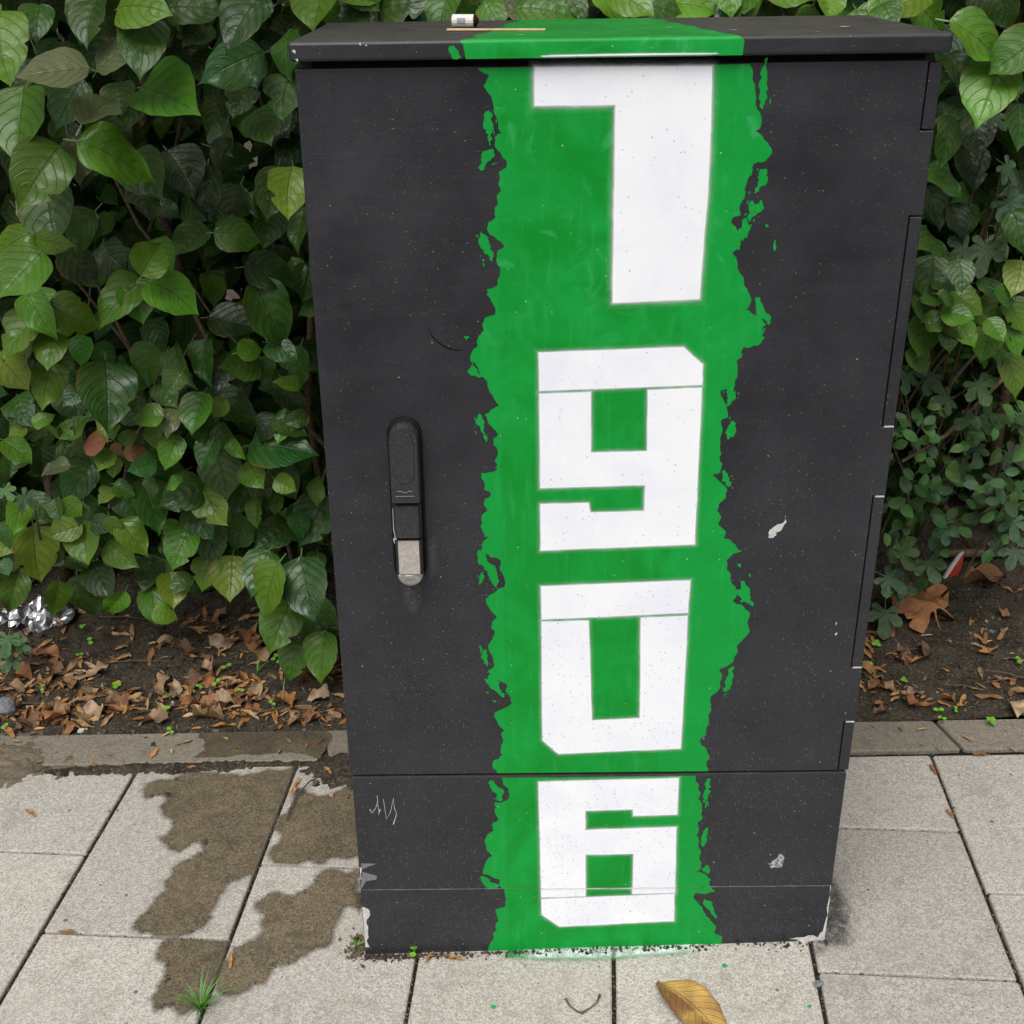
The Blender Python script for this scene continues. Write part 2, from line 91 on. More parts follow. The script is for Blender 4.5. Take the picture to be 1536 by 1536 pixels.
HS=[(1.054,0.779,0.474,0.039,244.0,'g'),(1.033,0.777,0.564,0.034,346.0,'b'),(1.096,0.857,0.334,0.031,268.0,'g'),(0.973,0.698,0.624,0.035,80.0,'b'),(1.147,0.783,0.508,0.035,115.0,'m'),(1.094,0.727,0.65,0.031,355.0,'m'),(1.05,0.674,0.68,0.026,193.0,'m'),(1.155,0.848,0.37,0.041,75.0,'m'),(1.095,0.922,0.282,0.042,111.0,'g'),(1.165,0.853,0.428,0.04,202.0,'m'),(1.129,0.798,0.436,0.039,346.0,'m'),(1.006,0.771,0.544,0.029,227.0,'g'),(1.181,0.906,0.278,0.04,121.0,'g'),(1.21,0.964,0.237,0.036,333.0,'m'),(1.002,0.714,0.645,0.031,214.0,'g'),(1.085,0.856,0.283,0.035,88.0,'m'),(1.16,0.966,0.228,0.036,317.0,'m'),(1.055,0.893,0.368,0.03,312.0,'m'),(1.106,0.884,0.362,0.032,87.0,'m'),(1.064,0.744,0.555,0.036,302.0,'b'),(1.151,0.859,0.447,0.029,40.0,'m'),(1.097,0.911,0.278,0.029,285.0,'g'),(1.014,0.732,0.61,0.031,302.0,'m'),(1.055,0.756,0.624,0.029,97.0,'b'),(1.055,0.833,0.404,0.029,57.0,'m'),(1.14,0.913,0.338,0.033,100.0,'m'),(1.112,0.765,0.457,0.036,243.0,'g'),(1.144,0.77,0.497,0.039,49.0,'b'),(1.093,0.786,0.458,0.04,215.0,'m'),(1.042,0.666,0.636,0.036,247.0,'m'),(1.072,0.745,0.585,0.038,335.0,'b'),(1.084,0.756,0.494,0.027,106.0,'m'),(1.049,0.831,0.323,0.031,90.0,'b'),(1.178,0.855,0.327,0.039,148.0,'m'),(1.145,0.896,0.35,0.032,294.0,'m'),(1.101,0.813,0.421,0.028,17.0,'m'),(1.125,0.909,0.277,0.042,341.0,'b'),(1.058,0.824,0.414,0.041,340.0,'b'),(1.078,0.813,0.399,0.038,61.0,'b'),(1.15,0.967,0.235,0.041,2.0,'m'),(1.131,0.925,0.313,0.032,57.0,'m'),(1.172,0.888,0.393,0.031,111.0,'m'),(1.044,0.752,0.639,0.029,289.0,'m'),(1.04,0.719,0.589,0.036,80.0,'m'),(1.109,0.828,0.457,0.039,294.0,'m'),(1.123,0.895,0.372,0.041,234.0,'b'),(1.137,0.797,0.52,0.027,267.0,'m'),(1.013,0.748,0.598,0.03,11.0,'g'),(1.128,0.824,0.434,0.037,64.0,'m'),(1.097,0.932,0.24,0.032,250.0,'g'),(1.107,0.757,0.483,0.034,110.0,'m'),(1.143,0.886,0.397,0.033,58.0,'g'),(1.05,0.757,0.506,0.029,55.0,'m'),(1.122,0.913,0.263,0.031,188.0,'g'),(1.077,0.857,0.344,0.036,136.0,'m'),(1.011,0.706,0.637,0.027,19.0,'m'),(0.968,0.673,0.626,0.031,178.0,'b'),(1.041,0.662,0.659,0.03,322.0,'g'),(1.017,0.684,0.619,0.035,34.0,'m'),(1.207,0.961,0.251,0.041,155.0,'m'),(1.078,0.723,0.546,0.027,42.0,'m'),(1.051,0.832,0.41,0.038,244.0,'m'),(1.201,0.924,0.293,0.03,178.0,'m'),(1.114,0.842,0.48,0.038,336.0,'b'),(1.095,0.797,0.447,0.036,55.0,'m'),(1.034,0.793,0.586,0.026,173.0,'g'),(1.09,0.759,0.554,0.032,240.0,'g'),(1.103,0.853,0.356,0.032,139.0,'b'),(1.191,0.863,0.274,0.032,338.0,'m'),(1.045,0.671,0.646,0.028,205.0,'m'),(1.213,0.742,0.548,0.04,123.0,'m'),(1.35,0.884,0.374,0.031,44.0,'m'),(1.236,0.721,0.662,0.034,251.0,'b'),(1.229,0.868,0.341,0.036,323.0,'m'),(1.312,0.854,0.31,0.03,299.0,'m'),(1.235,0.773,0.438,0.033,1.0,'m'),(1.162,0.743,0.62,0.027,211.0,'m'),(1.242,0.802,0.386,0.033,140.0,'m'),(1.179,0.746,0.647,0.036,79.0,'m'),(1.312,0.84,0.428,0.03,288.0,'m'),(1.321,0.89,0.344,0.03,89.0,'b'),(1.18,0.759,0.48,0.033,192.0,'g'),(1.257,0.784,0.532,0.036,280.0,'b'),(1.314,0.86,0.363,0.04,74.0,'m'),(1.204,0.711,0.638,0.035,28.0,'b'),(1.19,0.732,0.632,0.029,83.0,'m'),(1.275,0.846,0.374,0.034,21.0,'m'),(1.196,0.679,0.669,0.036,44.0,'b'),(1.278,0.786,0.571,0.032,100.0,'b'),(1.197,0.79,0.51,0.032,172.0,'m'),(1.282,0.859,0.264,0.036,129.0,'m'),(1.277,0.77,0.443,0.032,77.0,'m'),(1.255,0.89,0.343,0.036,109.0,'g'),(1.378,0.923,0.267,0.032,57.0,'g'),(1.15,0.706,0.633,0.03,61.0,'g'),(1.23,0.754,0.485,0.035,190.0,'m'),(1.344,0.886,0.398,0.029,24.0,'b'),(1.296,0.792,0.464,0.033,13.0,'m'),(1.254,0.803,0.417,0.03,131.0,'g'),(1.204,0.8,0.419,0.032,25.0,'m'),(1.221,0.778,0.608,0.038,285.0,'m'),(1.225,0.815,0.425,0.034,225.0,'g'),(1.352,0.958,0.232,0.032,244.0,'m'),(1.186,0.77,0.611,0.034,202.0,'g'),(1.181,0.69,0.617,0.026,98.0,'m'),(1.325,0.924,0.329,0.04,344.0,'m'),(1.303,0.83,0.392,0.04,64.0,'g'),(1.254,0.749,0.512,0.032,356.0,'g'),(1.323,0.926,0.283,0.039,251.0,'m'),(1.209,0.778,0.463,0.034,333.0,'b'),(1.257,0.778,0.61,0.04,301.0,'m'),(1.283,0.821,0.453,0.04,291.0,'b'),(1.349,0.931,0.309,0.034,341.0,'b'),(1.258,0.741,0.552,0.038,135.0,'b'),(1.261,0.758,0.619,0.035,1.0,'m'),(1.168,0.741,0.594,0.036,209.0,'m'),(1.173,0.842,0.366,0.033,35.0,'m'),(1.19,0.828,0.342,0.031,336.0,'g'),(1.242,0.862,0.409,0.033,177.0,'g'),(1.253,0.882,0.383,0.04,340.0,'m'),(1.194,0.804,0.47,0.031,82.0,'g'),(1.169,0.771,0.584,0.031,293.0,'m'),(1.182,0.836,0.379,0.033,133.0,'m'),(1.146,0.802,0.451,0.034,1.0,'g'),(1.149,0.813,0.374,0.041,38.0,'m'),(1.118,0.702,0.583,0.03,164.0,'m'),(1.178,0.823,0.457,0.031,207.0,'b'),(1.219,0.845,0.332,0.037,211.0,'m'),(1.082,0.736,0.595,0.037,321.0,'b'),(1.164,0.856,0.413,0.039,328.0,'m'),(1.063,0.679,0.616,0.026,232.0,'m'),(1.224,0.851,0.363,0.039,348.0,'m'),(1.15,0.753,0.569,0.031,274.0,'m'),(1.154,0.929,0.2,0.041,258.0,'m'),(1.19,0.971,0.181,0.043,94.0,'m'),(1.199,0.968,0.185,0.03,226.0,'m'),(1.129,0.924,0.144,0.032,278.0,'m'),(1.159,1.006,0.119,0.042,352.0,'b'),(1.212,1.017,0.117,0.039,268.0,'b'),(1.207,0.923,0.214,0.034,288.0,'b'),(1.207,1.027,0.071,0.041,21.0,'g'),(1.152,0.979,0.118,0.039,289.0,'b'),(1.218,0.999,0.17,0.044,139.0,'g'),(1.122,0.96,0.169,0.032,309.0,'b'),(1.197,1.007,0.114,0.042,125.0,'m')]
GP={'foil':(-0.9371,1.1942,-0.03),'rock':(-0.8585,0.737,-0.0276),'pebble':(-0.676,0.6706,-0.022),'wrapper':(1.3405,1.165,0.0394),'maple':(1.2253,1.0212,0.0359),'bark':(1.39,1.1335,0.0409),'stick':(1.4341,1.2355,0.0422),'orange':(-0.2162,0.8281,-0.008),'rust':(-0.352,0.9814,-0.0121),'beige':(-0.452,0.8801,-0.0152),'curl':(-0.5171,0.9423,-0.0172),'b2':(-0.5172,0.6781,-0.0172),'b3':(-0.3981,0.6782,-0.0135),'r2':(1.0768,0.6476,0.0314),'r3':(1.1675,0.8313,0.0341),'r4':(1.0267,0.7802,0.0298),'r5':(1.2881,0.6098,0.0378),'r6':(1.393,0.9711,0.041),'tuft':(-0.2464,-0.1063,-0.0089),'g1':(-0.5077,0.7745,-0.0169),'g2':(-0.2491,0.7319,-0.009),'g3':(-0.3325,0.8721,-0.0115),'front':(0.5027,-0.1227,0.0139),'twig':(0.3525,-0.1233,0.0093),'d1':(0.211,-0.1164,0.005),'d2':(0.5785,-0.0472,0.0162),'d3':(0.6934,-0.1341,0.0197),'pb2':(0.7166,-0.0914,0.0204),'yel':(-0.2688,0.9546,-0.0096),'st1':(-0.6606,1.2958,-0.0215),'y1':(-0.6876,0.3939,-0.0224),'y2':(-0.5129,0.0719,-0.017),'y3':(-0.2192,-0.0066,-0.0081),'y4':(-0.1793,0.4591,-0.0069),'y5':(-0.1817,0.3971,-0.007),'y6':(-0.3981,0.5191,-0.0135),'y7':(1.0605,0.4315,0.0309),'y8':(1.0495,0.3017,0.0305),'y9':(1.1646,0.4727,0.034),'n1':(-0.1204,0.4836,-0.0051),'n2':(-0.1421,0.457,-0.0057),'n3':(-0.1806,0.4236,-0.0069),'n4':(-0.1055,0.4174,-0.0046),'c1':(0.0824,-0.0019,0.0011),'c2':(0.1078,-0.0103,0.0019),'c3':(0.1459,-0.0148,0.003),'c4':(-0.0144,0.0169,-0.0019),'dot':(1.0977,0.1693,0.032),'dk':(0.8153,-0.0955,0.0234)}
BLOB=[(0.5976,0.7433),(0.5986,0.7534),(0.6053,0.7604),(0.6123,0.7633),(0.6183,0.7773),(0.6211,0.7663),(0.6149,0.7542),(0.6087,0.7513),(0.6049,0.7432)]
SCRIB=[(0.0379,0.3121),(0.0385,0.3009),(0.0342,0.2875),(0.0277,0.2787),(0.0257,0.2862),None,(0.0373,0.3009),(0.0389,0.286),(0.0377,0.274),(0.0413,0.286),None,(0.0471,0.3052),(0.0485,0.2859),(0.0498,0.2664),(0.0565,0.2798),(0.0626,0.3065),(0.063,0.2887),(0.066,0.2767),(0.0602,0.2572)]
CHIPL=[(0.0008,0.0917),(0.0111,0.0867),(0.0077,0.0638),(0.008,0.034),(0.0089,0.0055),(0.0025,0.0045),(-0.0002,0.0241)]
CHIPL2=[(0.0021,0.1748),(0.0058,0.1669),(0.0042,0.1479),(0.0017,0.148)]
TRI1=[(0.0057,0.181),(0.0294,0.1798),(0.0054,0.1685)]
TRI2=[(0.0064,0.1637),(0.0293,0.1556),(0.0277,0.1477),(0.0114,0.1447),(0.0017,0.1272)]
CHIPR=[(0.7458,0.1296),(0.7476,0.1296),(0.7502,0.0287),(0.7478,0.012),(0.7322,0.0109),(0.6913,0.0154),(0.7062,0.0185),(0.7366,0.0182),(0.7439,0.0304)]
BIRD=[(0.6443,0.1734),(0.6523,0.1796),(0.6587,0.1904),(0.6635,0.1919),(0.6681,0.1809),(0.6666,0.17),(0.6585,0.1639),(0.6487,0.164)]
HANDLE=[(0.1101,0.9246),(0.1023,0.6843),(0.0859,0.9119),(0.1258,0.902),(0.0864,0.8158),(0.1255,0.7553),(0.0856,0.7044),(0.1253,0.7039)]

# ------------------------------------------------------------ helpers
def props(o, label=None, cat=None, group=None, kind=None):
    if label: o['label'] = label
    if cat: o['category'] = cat
    if group: o['group'] = group
    if kind: o['kind'] = kind
    return o

def empty(name, loc=(0, 0, 0), rz=0.0, **k):
    o = bpy.data.objects.new(name, None)
    o.empty_display_size = 0.05
    o.location = loc
    o.rotation_euler = (0, 0, rz)
    COL.objects.link(o)
    return props(o, **k)

def link_mesh(name, me, parent=None, loc=(0, 0, 0), **k):
    o = bpy.data.objects.new(name, me)
    o.location = loc
    COL.objects.link(o)
    if parent: o.parent = parent
    return props(o, **k)

def mesh(name, v, f, mat, smooth=False):
    me = bpy.data.meshes.new(name)
    me.from_pydata([tuple(map(float, a)) for a in v], [], f)
    if mat is not None: me.materials.append(mat)
    if smooth: me.shade_smooth()
    me.update()
    return me

def mk(name, v, f, mat, parent=None, loc=(0, 0, 0), smooth=False, bevel=0, seg=2, **k):
    me = mesh(name, v, f, mat, smooth)
    o = link_mesh(name, me, parent, loc, **k)
    if bevel:
        b = o.modifiers.new("bevel", 'BEVEL')
        b.width = bevel; b.segments = seg; b.limit_method = 'ANGLE'; b.angle_limit = math.radians(30)
        me.shade_smooth()
        b.harden_normals = True
    return o

def box(x0, x1, y0, y1, z0, z1):
    v = [(x0, y0, z0), (x1, y0, z0), (x1, y1, z0), (x0, y1, z0), (x0, y0, z1), (x1, y0, z1), (x1, y1, z1), (x0, y1, z1)]
    f = [(0, 3, 2, 1), (4, 5, 6, 7), (0, 1, 5, 4), (1, 2, 6, 5), (2, 3, 7, 6), (3, 0, 4, 7)]
    return v, f

def prism_xz(poly, y0, y1):
    """polygon in x,z (seen from the front) extruded from y0 (front) to y1"""
    n = len(poly)
    a = sum(poly[i][0] * poly[(i + 1) % n][1] - poly[(i + 1) % n][0] * poly[i][1] for i in range(n))
    if a < 0: poly = poly[::-1]
    v = [(x, y0, z) for x, z in poly] + [(x, y1, z) for x, z in poly]
    f = [tuple(range(n)), tuple(range(2 * n - 1, n - 1, -1))]
    f += [(i, n + i, n + (i + 1) % n, (i + 1) % n) for i in range(n)]
    return v, f

def tube(pts, radii, sides=6, cap=True):
    pts = [Vector(p) for p in pts]
    v, f = [], []
    for i, p in enumerate(pts):
        t = (pts[min(i + 1, len(pts) - 1)] - pts[max(i - 1, 0)]).normalized()
        a = t.cross(Vector((0.3, 0.2, 1))).normalized()
        b = t.cross(a)
        for k in range(sides):
            an = 2 * math.pi * k / sides
            v.append(p + (a * math.cos(an) + b * math.sin(an)) * radii[i])
    for i in range(len(pts) - 1):
        for k in range(sides):
            f.append((i * sides + k, i * sides + (k + 1) % sides, (i + 1) * sides + (k + 1) % sides, (i + 1) * sides + k))
    if cap:
        f.append(tuple(range(sides - 1, -1, -1)))
        f.append(tuple(range((len(pts) - 1) * sides, len(pts) * sides)))
    return v, f

def join(*parts):
    V, Fc = [], []
    for v, f in parts:
        n = len(V)
        V += list(v)
        Fc += [tuple(i + n for i in q) for q in f]
    return V, Fc

def vnoise(x, y, scale, seed=0, octaves=4):
    """fractal value noise on numpy arrays"""
    r = np.random.default_rng(seed)
    T = r.random((64, 64))
    out = np.zeros_like(x, dtype=float); amp = 1.0; tot = 0
    for o in range(octaves):
        X = x * scale * 2 ** o + 17.3 * o; Y = y * scale * 2 ** o + 9.1 * o
        i = np.floor(X).astype(int); j = np.floor(Y).astype(int)
        fx = X - i; fy = Y - j
        fx = fx * fx * (3 - 2 * fx); fy = fy * fy * (3 - 2 * fy)
        a = T[i % 64, j % 64]; b = T[(i + 1) % 64, j % 64]; c = T[i % 64, (j + 1) % 64]; d = T[(i + 1) % 64, (j + 1) % 64]
        out += amp * ((a * (1 - fx) + b * fx) * (1 - fy) + (c * (1 - fx) + d * fx) * fy)
        tot += amp; amp *= 0.5
    return out / tot

def clip(poly, axis, val, keep_above):
    out = []
    n = len(poly)
    s = 1 if keep_above else -1
    for i in range(n):
        a, b = poly[i], poly[(i + 1) % n]
        da, db = s * (a[axis] - val), s * (b[axis] - val)
        if da >= 0: out.append(a)
        if (da > 0 > db) or (da < 0 < db):
            t = da / (da - db)
            out.append(tuple(a[k] + t * (b[k] - a[k]) for k in range(2)))
    return out

def ragged(poly, amp=0.22, depth=2, closed=True, rnd=random):
    pts = list(poly)
    for _ in range(depth):
        q = []
        n = len(pts)
        for i in range(n if closed else n - 1):
            a, b = pts[i], pts[(i + 1) % n]
            dx, dy = b[0] - a[0], b[1] - a[1]
            k = rnd.uniform(-amp, amp)
            q.append(a)
            if dx * dx + dy * dy > 2e-6:
                q.append((a[0] + dx * .5 - dy * k, a[1] + dy * .5 + dx * k))
        if not closed: q.append(pts[-1])
        pts = q
        amp *= 0.8
    return pts

def tess(poly):
    return [tuple(t) for t in tessellate_polygon([[Vector((a, b, 0)) for a, b in poly]])]

def area2(poly):
    n = len(poly)
    return sum(poly[i][0] * poly[(i + 1) % n][1] - poly[(i + 1) % n][0] * poly[i][1] for i in range(n))

def sheet(name, poly, place, mat, parent, fringe=0.0, **k):
    """thin coat of paint: the traced outline, optionally with a soft sprayed edge (attribute 'soft')"""
    if area2(poly) < 0: poly = poly[::-1]
    poly = [a for i, a in enumerate(poly) if (a[0] - poly[i - 1][0]) ** 2 + (a[1] - poly[i - 1][1]) ** 2 > 1e-10]
    n = len(poly)
    f = tess(poly)
    f = [t if area2([poly[i] for i in t]) > 0 else t[::-1] for t in f]
    v2 = list(poly)
    soft = [1.0] * n
    if fringe:
        for i in range(n):
            a, b, c = poly[i - 1], poly[i], poly[(i + 1) % n]
            e1 = Vector((b[0] - a[0], b[1] - a[1])).normalized(); e2 = Vector((c[0] - b[0], c[1] - b[1])).normalized()
            n1 = Vector((e1.y, -e1.x)); n2 = Vector((e2.y, -e2.x))
            m = n1 + n2
            if m.length < 1e-3: m = n1
            m = m.normalized(); m = m * min(1 / max(m.dot(n1), .35), 1.8)
            v2.append((b[0] + m.x * fringe, b[1] + m.y * fringe)); soft.append(0.0)
        f += [(i, n + i, n + (i + 1) % n, (i + 1) % n) for i in range(n)]
    me = bpy.data.meshes.new(name)
    me.from_pydata([place(a, b) for a, b in v2], [], f)
    at = me.attributes.new("soft", 'FLOAT', 'POINT')
    at.data.foreach_set('value', soft)
    me.materials.append(mat)
    me.update()
    return link_mesh(name, me, parent, **k)

# ------------------------------------------------------------ materials
class NT:
    def __init__(s, name):
        s.m = bpy.data.materials.new(name); s.m.use_nodes = True
        s.t = s.m.node_tree; s.t.nodes.clear()
        s.out = s.n('ShaderNodeOutputMaterial')
    def n(s, typ, **k):
        nd = s.t.nodes.new(typ)
        for a, b in k.items():
            setattr(nd, a, b)
        return nd
    def link(s, a, b): s.t.links.new(a, b)
    def set(s, sock, v):
        if hasattr(v, 'links'): s.link(v, sock)
        elif isinstance(v, (tuple, list)) and len(v) == 3 and sock.type == 'RGBA': sock.default_value = (*v, 1)
        else: sock.default_value = v
    def math(s, op, a, b=0.0, c=None, clamp=False):
        nd = s.n('ShaderNodeMath', operation=op); nd.use_clamp = clamp
        s.set(nd.inputs[0], a); s.set(nd.inputs[1], b)
        if c is not None: s.set(nd.inputs[2], c)
        return nd.outputs[0]
    def mix(s, fac, a, b, mode='MIX'):
        nd = s.n('ShaderNodeMix', data_type='RGBA', blend_type=mode)
        s.set(nd.inputs[0], fac); s.set(nd.inputs[6], a); s.set(nd.inputs[7], b)
        return nd.outputs[2]
    def noise(s, co, scale, detail=4, rough=.55, dist=0.0):
        nd = s.n('ShaderNodeTexNoise')
        s.set(nd.inputs['Vector'], co); nd.inputs['Scale'].default_value = scale
        nd.inputs['Detail'].default_value = detail; nd.inputs['Roughness'].default_value = rough
        nd.inputs['Distortion'].default_value = dist
        return nd.outputs[0]
    def ramp(s, fac, lo, hi, a=0.0, b=1.0):
        nd = s.n('ShaderNodeMapRange'); nd.clamp = True
        s.set(nd.inputs[0], fac); s.set(nd.inputs[1], lo); s.set(nd.inputs[2], hi); s.set(nd.inputs[3], a); s.set(nd.inputs[4], b)
        return nd.outputs[0]
    def voro(s, co, scale):
        nd = s.n('ShaderNodeTexVoronoi')
        s.set(nd.inputs['Vector'], co); nd.inputs['Scale'].default_value = scale
        return nd.outputs['Distance'], nd.outputs['Color']
    def co(s, which='Object'): return s.n('ShaderNodeTexCoord').outputs[which]
    def sep(s, v):
        nd = s.n('ShaderNodeSeparateXYZ'); s.link(v, nd.inputs[0]); return nd.outputs
    def bump(s, h, strength=.3, dist=.001, normal=None):
        nd = s.n('ShaderNodeBump'); s.set(nd.inputs['Height'], h)
        nd.inputs['Strength'].default_value = strength; nd.inputs['Distance'].default_value = dist
        if normal is not None: s.link(normal, nd.inputs['Normal'])
        return nd.outputs[0]
    def bsdf(s, col, rough=.5, spec=.5, metal=0.0, normal=None, out=True):
        b = s.n('ShaderNodeBsdfPrincipled')
        s.set(b.inputs['Base Color'], col); s.set(b.inputs['Roughness'], rough)
        s.set(b.inputs['Specular IOR Level'], spec); s.set(b.inputs['Metallic'], metal)
        if normal is not None: s.link(normal, b.inputs['Normal'])
        if out: s.link(b.outputs[0], s.out.inputs[0])
        return b.outputs[0]
    def mixsh(s, fac, a, b):
        nd = s.n('ShaderNodeMixShader'); s.set(nd.inputs[0], fac); s.link(a, nd.inputs[1]); s.link(b, nd.inputs[2])
        return nd.outputs[0]

def specks(t, co, scale, size, keep):
    x, y, z = t.sep(co)                              # flat: front faces use x,z and tops x,y
    cb = t.n('ShaderNodeCombineXYZ'); t.link(x, cb.inputs[0]); t.link(t.math('ADD', y, z), cb.inputs[1])
    nd = t.n('ShaderNodeTexVoronoi', voronoi_dimensions='2D')
    t.link(cb.outputs[0], nd.inputs['Vector']); nd.inputs['Scale'].default_value = scale
    d, c = nd.outputs['Distance'], nd.outputs['Color']
    r = t.sep(c)
    a = t.math('LESS_THAN', d, t.math('MULTIPLY', r[1], size))
    return t.math('MULTIPLY', a, t.math('GREATER_THAN', r[0], keep))

def m_black():
    t = NT('black_cabinet_paint')
    co = t.co(); z = t.sep(co)[2]
    low = t.ramp(z, 0.0, 0.9, 1.0, 0.0)
    dust = t.noise(co, 7, 6, .65)
    st = t.n('ShaderNodeMapping'); t.link(co, st.inputs[0]); st.inputs['Scale'].default_value = (1.6, 1.6, 17)
    streak = t.noise(st.outputs[0], 1.0, 4, .6, .8)
    grain = t.noise(co, 420, 3, .7)
    col = t.mix(t.ramp(dust, .35, .70), (.0145, .0152, .0200), (.0270, .0278, .0335))
    col = t.mix(t.math('MULTIPLY', t.ramp(streak, .5, .78), .18), col, (.052, .050, .050))
    col = t.mix(t.math('MULTIPLY', t.ramp(grain, .52, .72), t.math('MULTIPLY_ADD', low, .26, .10)), col, (.095, .09, .085))
    # dust settled on upward faces (the lid)
    nz = t.sep(t.n('ShaderNodeNewGeometry').outputs['Normal'])[2]
    lid = t.math('MULTIPLY', t.ramp(nz, .6, .95), t.ramp(t.noise(co, 16, 6, .7, .6), .30, .62, .35, 1.0))
    col = t.mix(lid, col, (.058, .051, .042))
    clump = t.math('MULTIPLY', t.math('SUBTRACT', t.noise(co, 11, 4, .7), .5), -.35)
    s1 = specks(t, co, 190, .17, t.math('ADD', t.ramp(z, 0.0, 1.0, .74, .965), clump))
    s2 = specks(t, co, 68, .085, t.ramp(z, 0, 1.0, .93, .987))
    s3 = specks(t, co, 400, .26, t.math('ADD', t.ramp(z, 0, .9, .58, .93), clump))
    sp = t.math('MAXIMUM', t.math('MAXIMUM', t.math('MULTIPLY', s1, .34), t.math('MULTIPLY', s2, .70)), t.math('MULTIPLY', s3, .20))
    col = t.mix(sp, col, (.40, .375, .34))
    # scuffs
    mp = t.n('ShaderNodeMapping'); t.link(co, mp.inputs[0]); mp.inputs['Rotation'].default_value = (0, .9, 0); mp.inputs['Scale'].default_value = (9, 9, 240)
    sc = t.math('MULTIPLY', t.ramp(t.noise(mp.outputs[0], 1, 2, .5), .70, .78), t.ramp(t.noise(co, 5, 2), .5, .65))
    col = t.mix(t.math('MULTIPLY', sc, .35), col, (.16, .155, .15))
    b1 = t.bump(t.noise(co, 700, 3), .22, .0006)
    # old paper edges and paint ridges under the coat
    rm = t.n('ShaderNodeMapping'); t.link(co, rm.inputs[0]); rm.inputs['Scale'].default_value = (1.6, 1, 6.5)
    rid = t.noise(rm.outputs[0], 1.6, 3, .5, .9)
    b2 = t.bump(t.ramp(t.math('ABSOLUTE', t.math('SUBTRACT', rid, .5)), 0, .012), .16, .0008, b1)
    b3 = t.bump(streak, .10, .005, b2)
    rough = t.ramp(dust, .3, .75, .36, .52)
    rough = t.mix(lid, rough, (.62, .62, .62))
    t.bsdf(col, rough, .42, 0, b3)
    return t.m

def m_plastic():
    t = NT('dark_handle_plastic'); co = t.co()
    g = t.noise(co, 300, 4)
    col = t.mix(t.ramp(g, .5, .75), (.024, .025, .027), (.06, .06, .06))
    t.bsdf(col, .30, .5, 0, t.bump(g, .1, .0005)); return t.m

def soft_out(t, sh, gamma=2.0):
    at = t.n('ShaderNodeAttribute'); at.attribute_name = 'soft'
    co = t.co()
    sfac = at.outputs['Fac']
    g = t.noise(co, 1600, 2, .7)
    hz = t.math('MULTIPLY', t.ramp(t.noise(co, 22, 3, .6), .42, .68), .26)
    a = t.math('ADD', t.math('MULTIPLY_ADD', t.math('POWER', sfac, 1.5), hz, t.math('MULTIPLY', t.math('POWER', sfac, gamma), .78)), t.math('MULTIPLY', t.math('SUBTRACT', g, .5), t.math('MULTIPLY', t.math('MULTIPLY', sfac, t.math('SUBTRACT', 1.0, sfac)), 3.0)), clamp=True)
    a = t.math('MAXIMUM', a, t.math('GREATER_THAN', sfac, .985))
    tr = t.n('ShaderNodeBsdfTransparent').outputs[0]
    t.link(t.mixsh(a, tr, sh), t.out.inputs[0])

def m_green():
    t = NT('green_stripe_paint'); co = t.co()
    big = t.noise(co, 6, 4, .6, 2.2)
    xs = t.sep(co)
    side = t.math('ADD', t.ramp(t.math('ADD', xs[0], t.math('MULTIPLY', t.math('SUBTRACT', t.noise(co, 40, 2), .5), .006)), .232, .236, 1, 0), t.ramp(xs[0], .462, .466, 0, 1))
    base = t.mix(t.ramp(big, .38, .66), (.0007, .230, .020), (.0020, .298, .040))
    base = t.mix(t.math('MULTIPLY', side, .6), base, (.003, .30, .045))
    pale = t.math('MULTIPLY', t.ramp(t.noise(co, 14, 3, .5, 2.5), .58, .78), t.ramp(xs[2], .90, 1.12, .05, .75))
    base = t.mix(pale, base, (.035, .36, .11))
    stroke = t.n('ShaderNodeMapping'); t.link(co, stroke.inputs[0]); stroke.inputs['Scale'].default_value = (90, 90, 12)
    sn = t.noise(stroke.outputs[0], 1, 4, .6, .4)
    base = t.mix(t.math('MULTIPLY', t.ramp(sn, .55, .8), .5), base, (.03, .36, .09))
    low = t.ramp(xs[2], 0, .5, 1, 0)
    dk = specks(t, co, 150, .15, t.ramp(xs[2], 0, .7, .80, .97))
    base = t.mix(t.math('MULTIPLY', dk, .8), base, (.01, .05, .015))
    lt = specks(t, co, 90, .085, .95)
    base = t.mix(t.math('MULTIPLY', lt, .8), base, (.45, .55, .38))
    nz = t.sep(t.n('ShaderNodeNewGeometry').outputs['Normal'])[2]
    lid = t.math('MULTIPLY', t.ramp(nz, .6, .95), t.ramp(t.noise(co, 20, 6, .7, .6), .35, .65, .15, .75))
    base = t.mix(lid, base, (.03, .15, .035))
    t.bsdf(base, t.ramp(big, .3, .7, .38, .56), .26, 0, t.bump(t.math('ADD', t.noise(co, 260, 3), sn), .25, .0006))
    return t.m

def m_white():
    t = NT('white_stencil_paint'); co = t.co(); z = t.sep(co)[2]
    cl = t.noise(co, 9, 4, .6, .5)
    col = t.mix(t.ramp(cl, .4, .7), (.85, .855, .88), (.76, .78, .86))
    dk = specks(t, co, 230, .20, t.ramp(z, 0.0, .9, .72, .965))
    dk2 = specks(t, co, 90, .085, t.ramp(z, 0.0, .9, .80, .95))
    col = t.mix(t.math('MULTIPLY', t.math('MAXIMUM', dk, dk2), .75), col, (.12, .10, .09))
    mp = t.n('ShaderNodeMapping'); t.link(co, mp.inputs[0]); mp.inputs['Scale'].default_value = (260, 260, 9)
    sc = t.math('MULTIPLY', t.ramp(t.noise(mp.outputs[0], 1, 2), .72, .78), .25)
    col = t.mix(sc, col, (.35, .3, .33))
    sh = t.bsdf(col, .55, .3, 0, t.bump(t.noise(co, 500, 3), .15, .0005), out=False)
    soft_out(t, sh, 5.0)
    return t.m

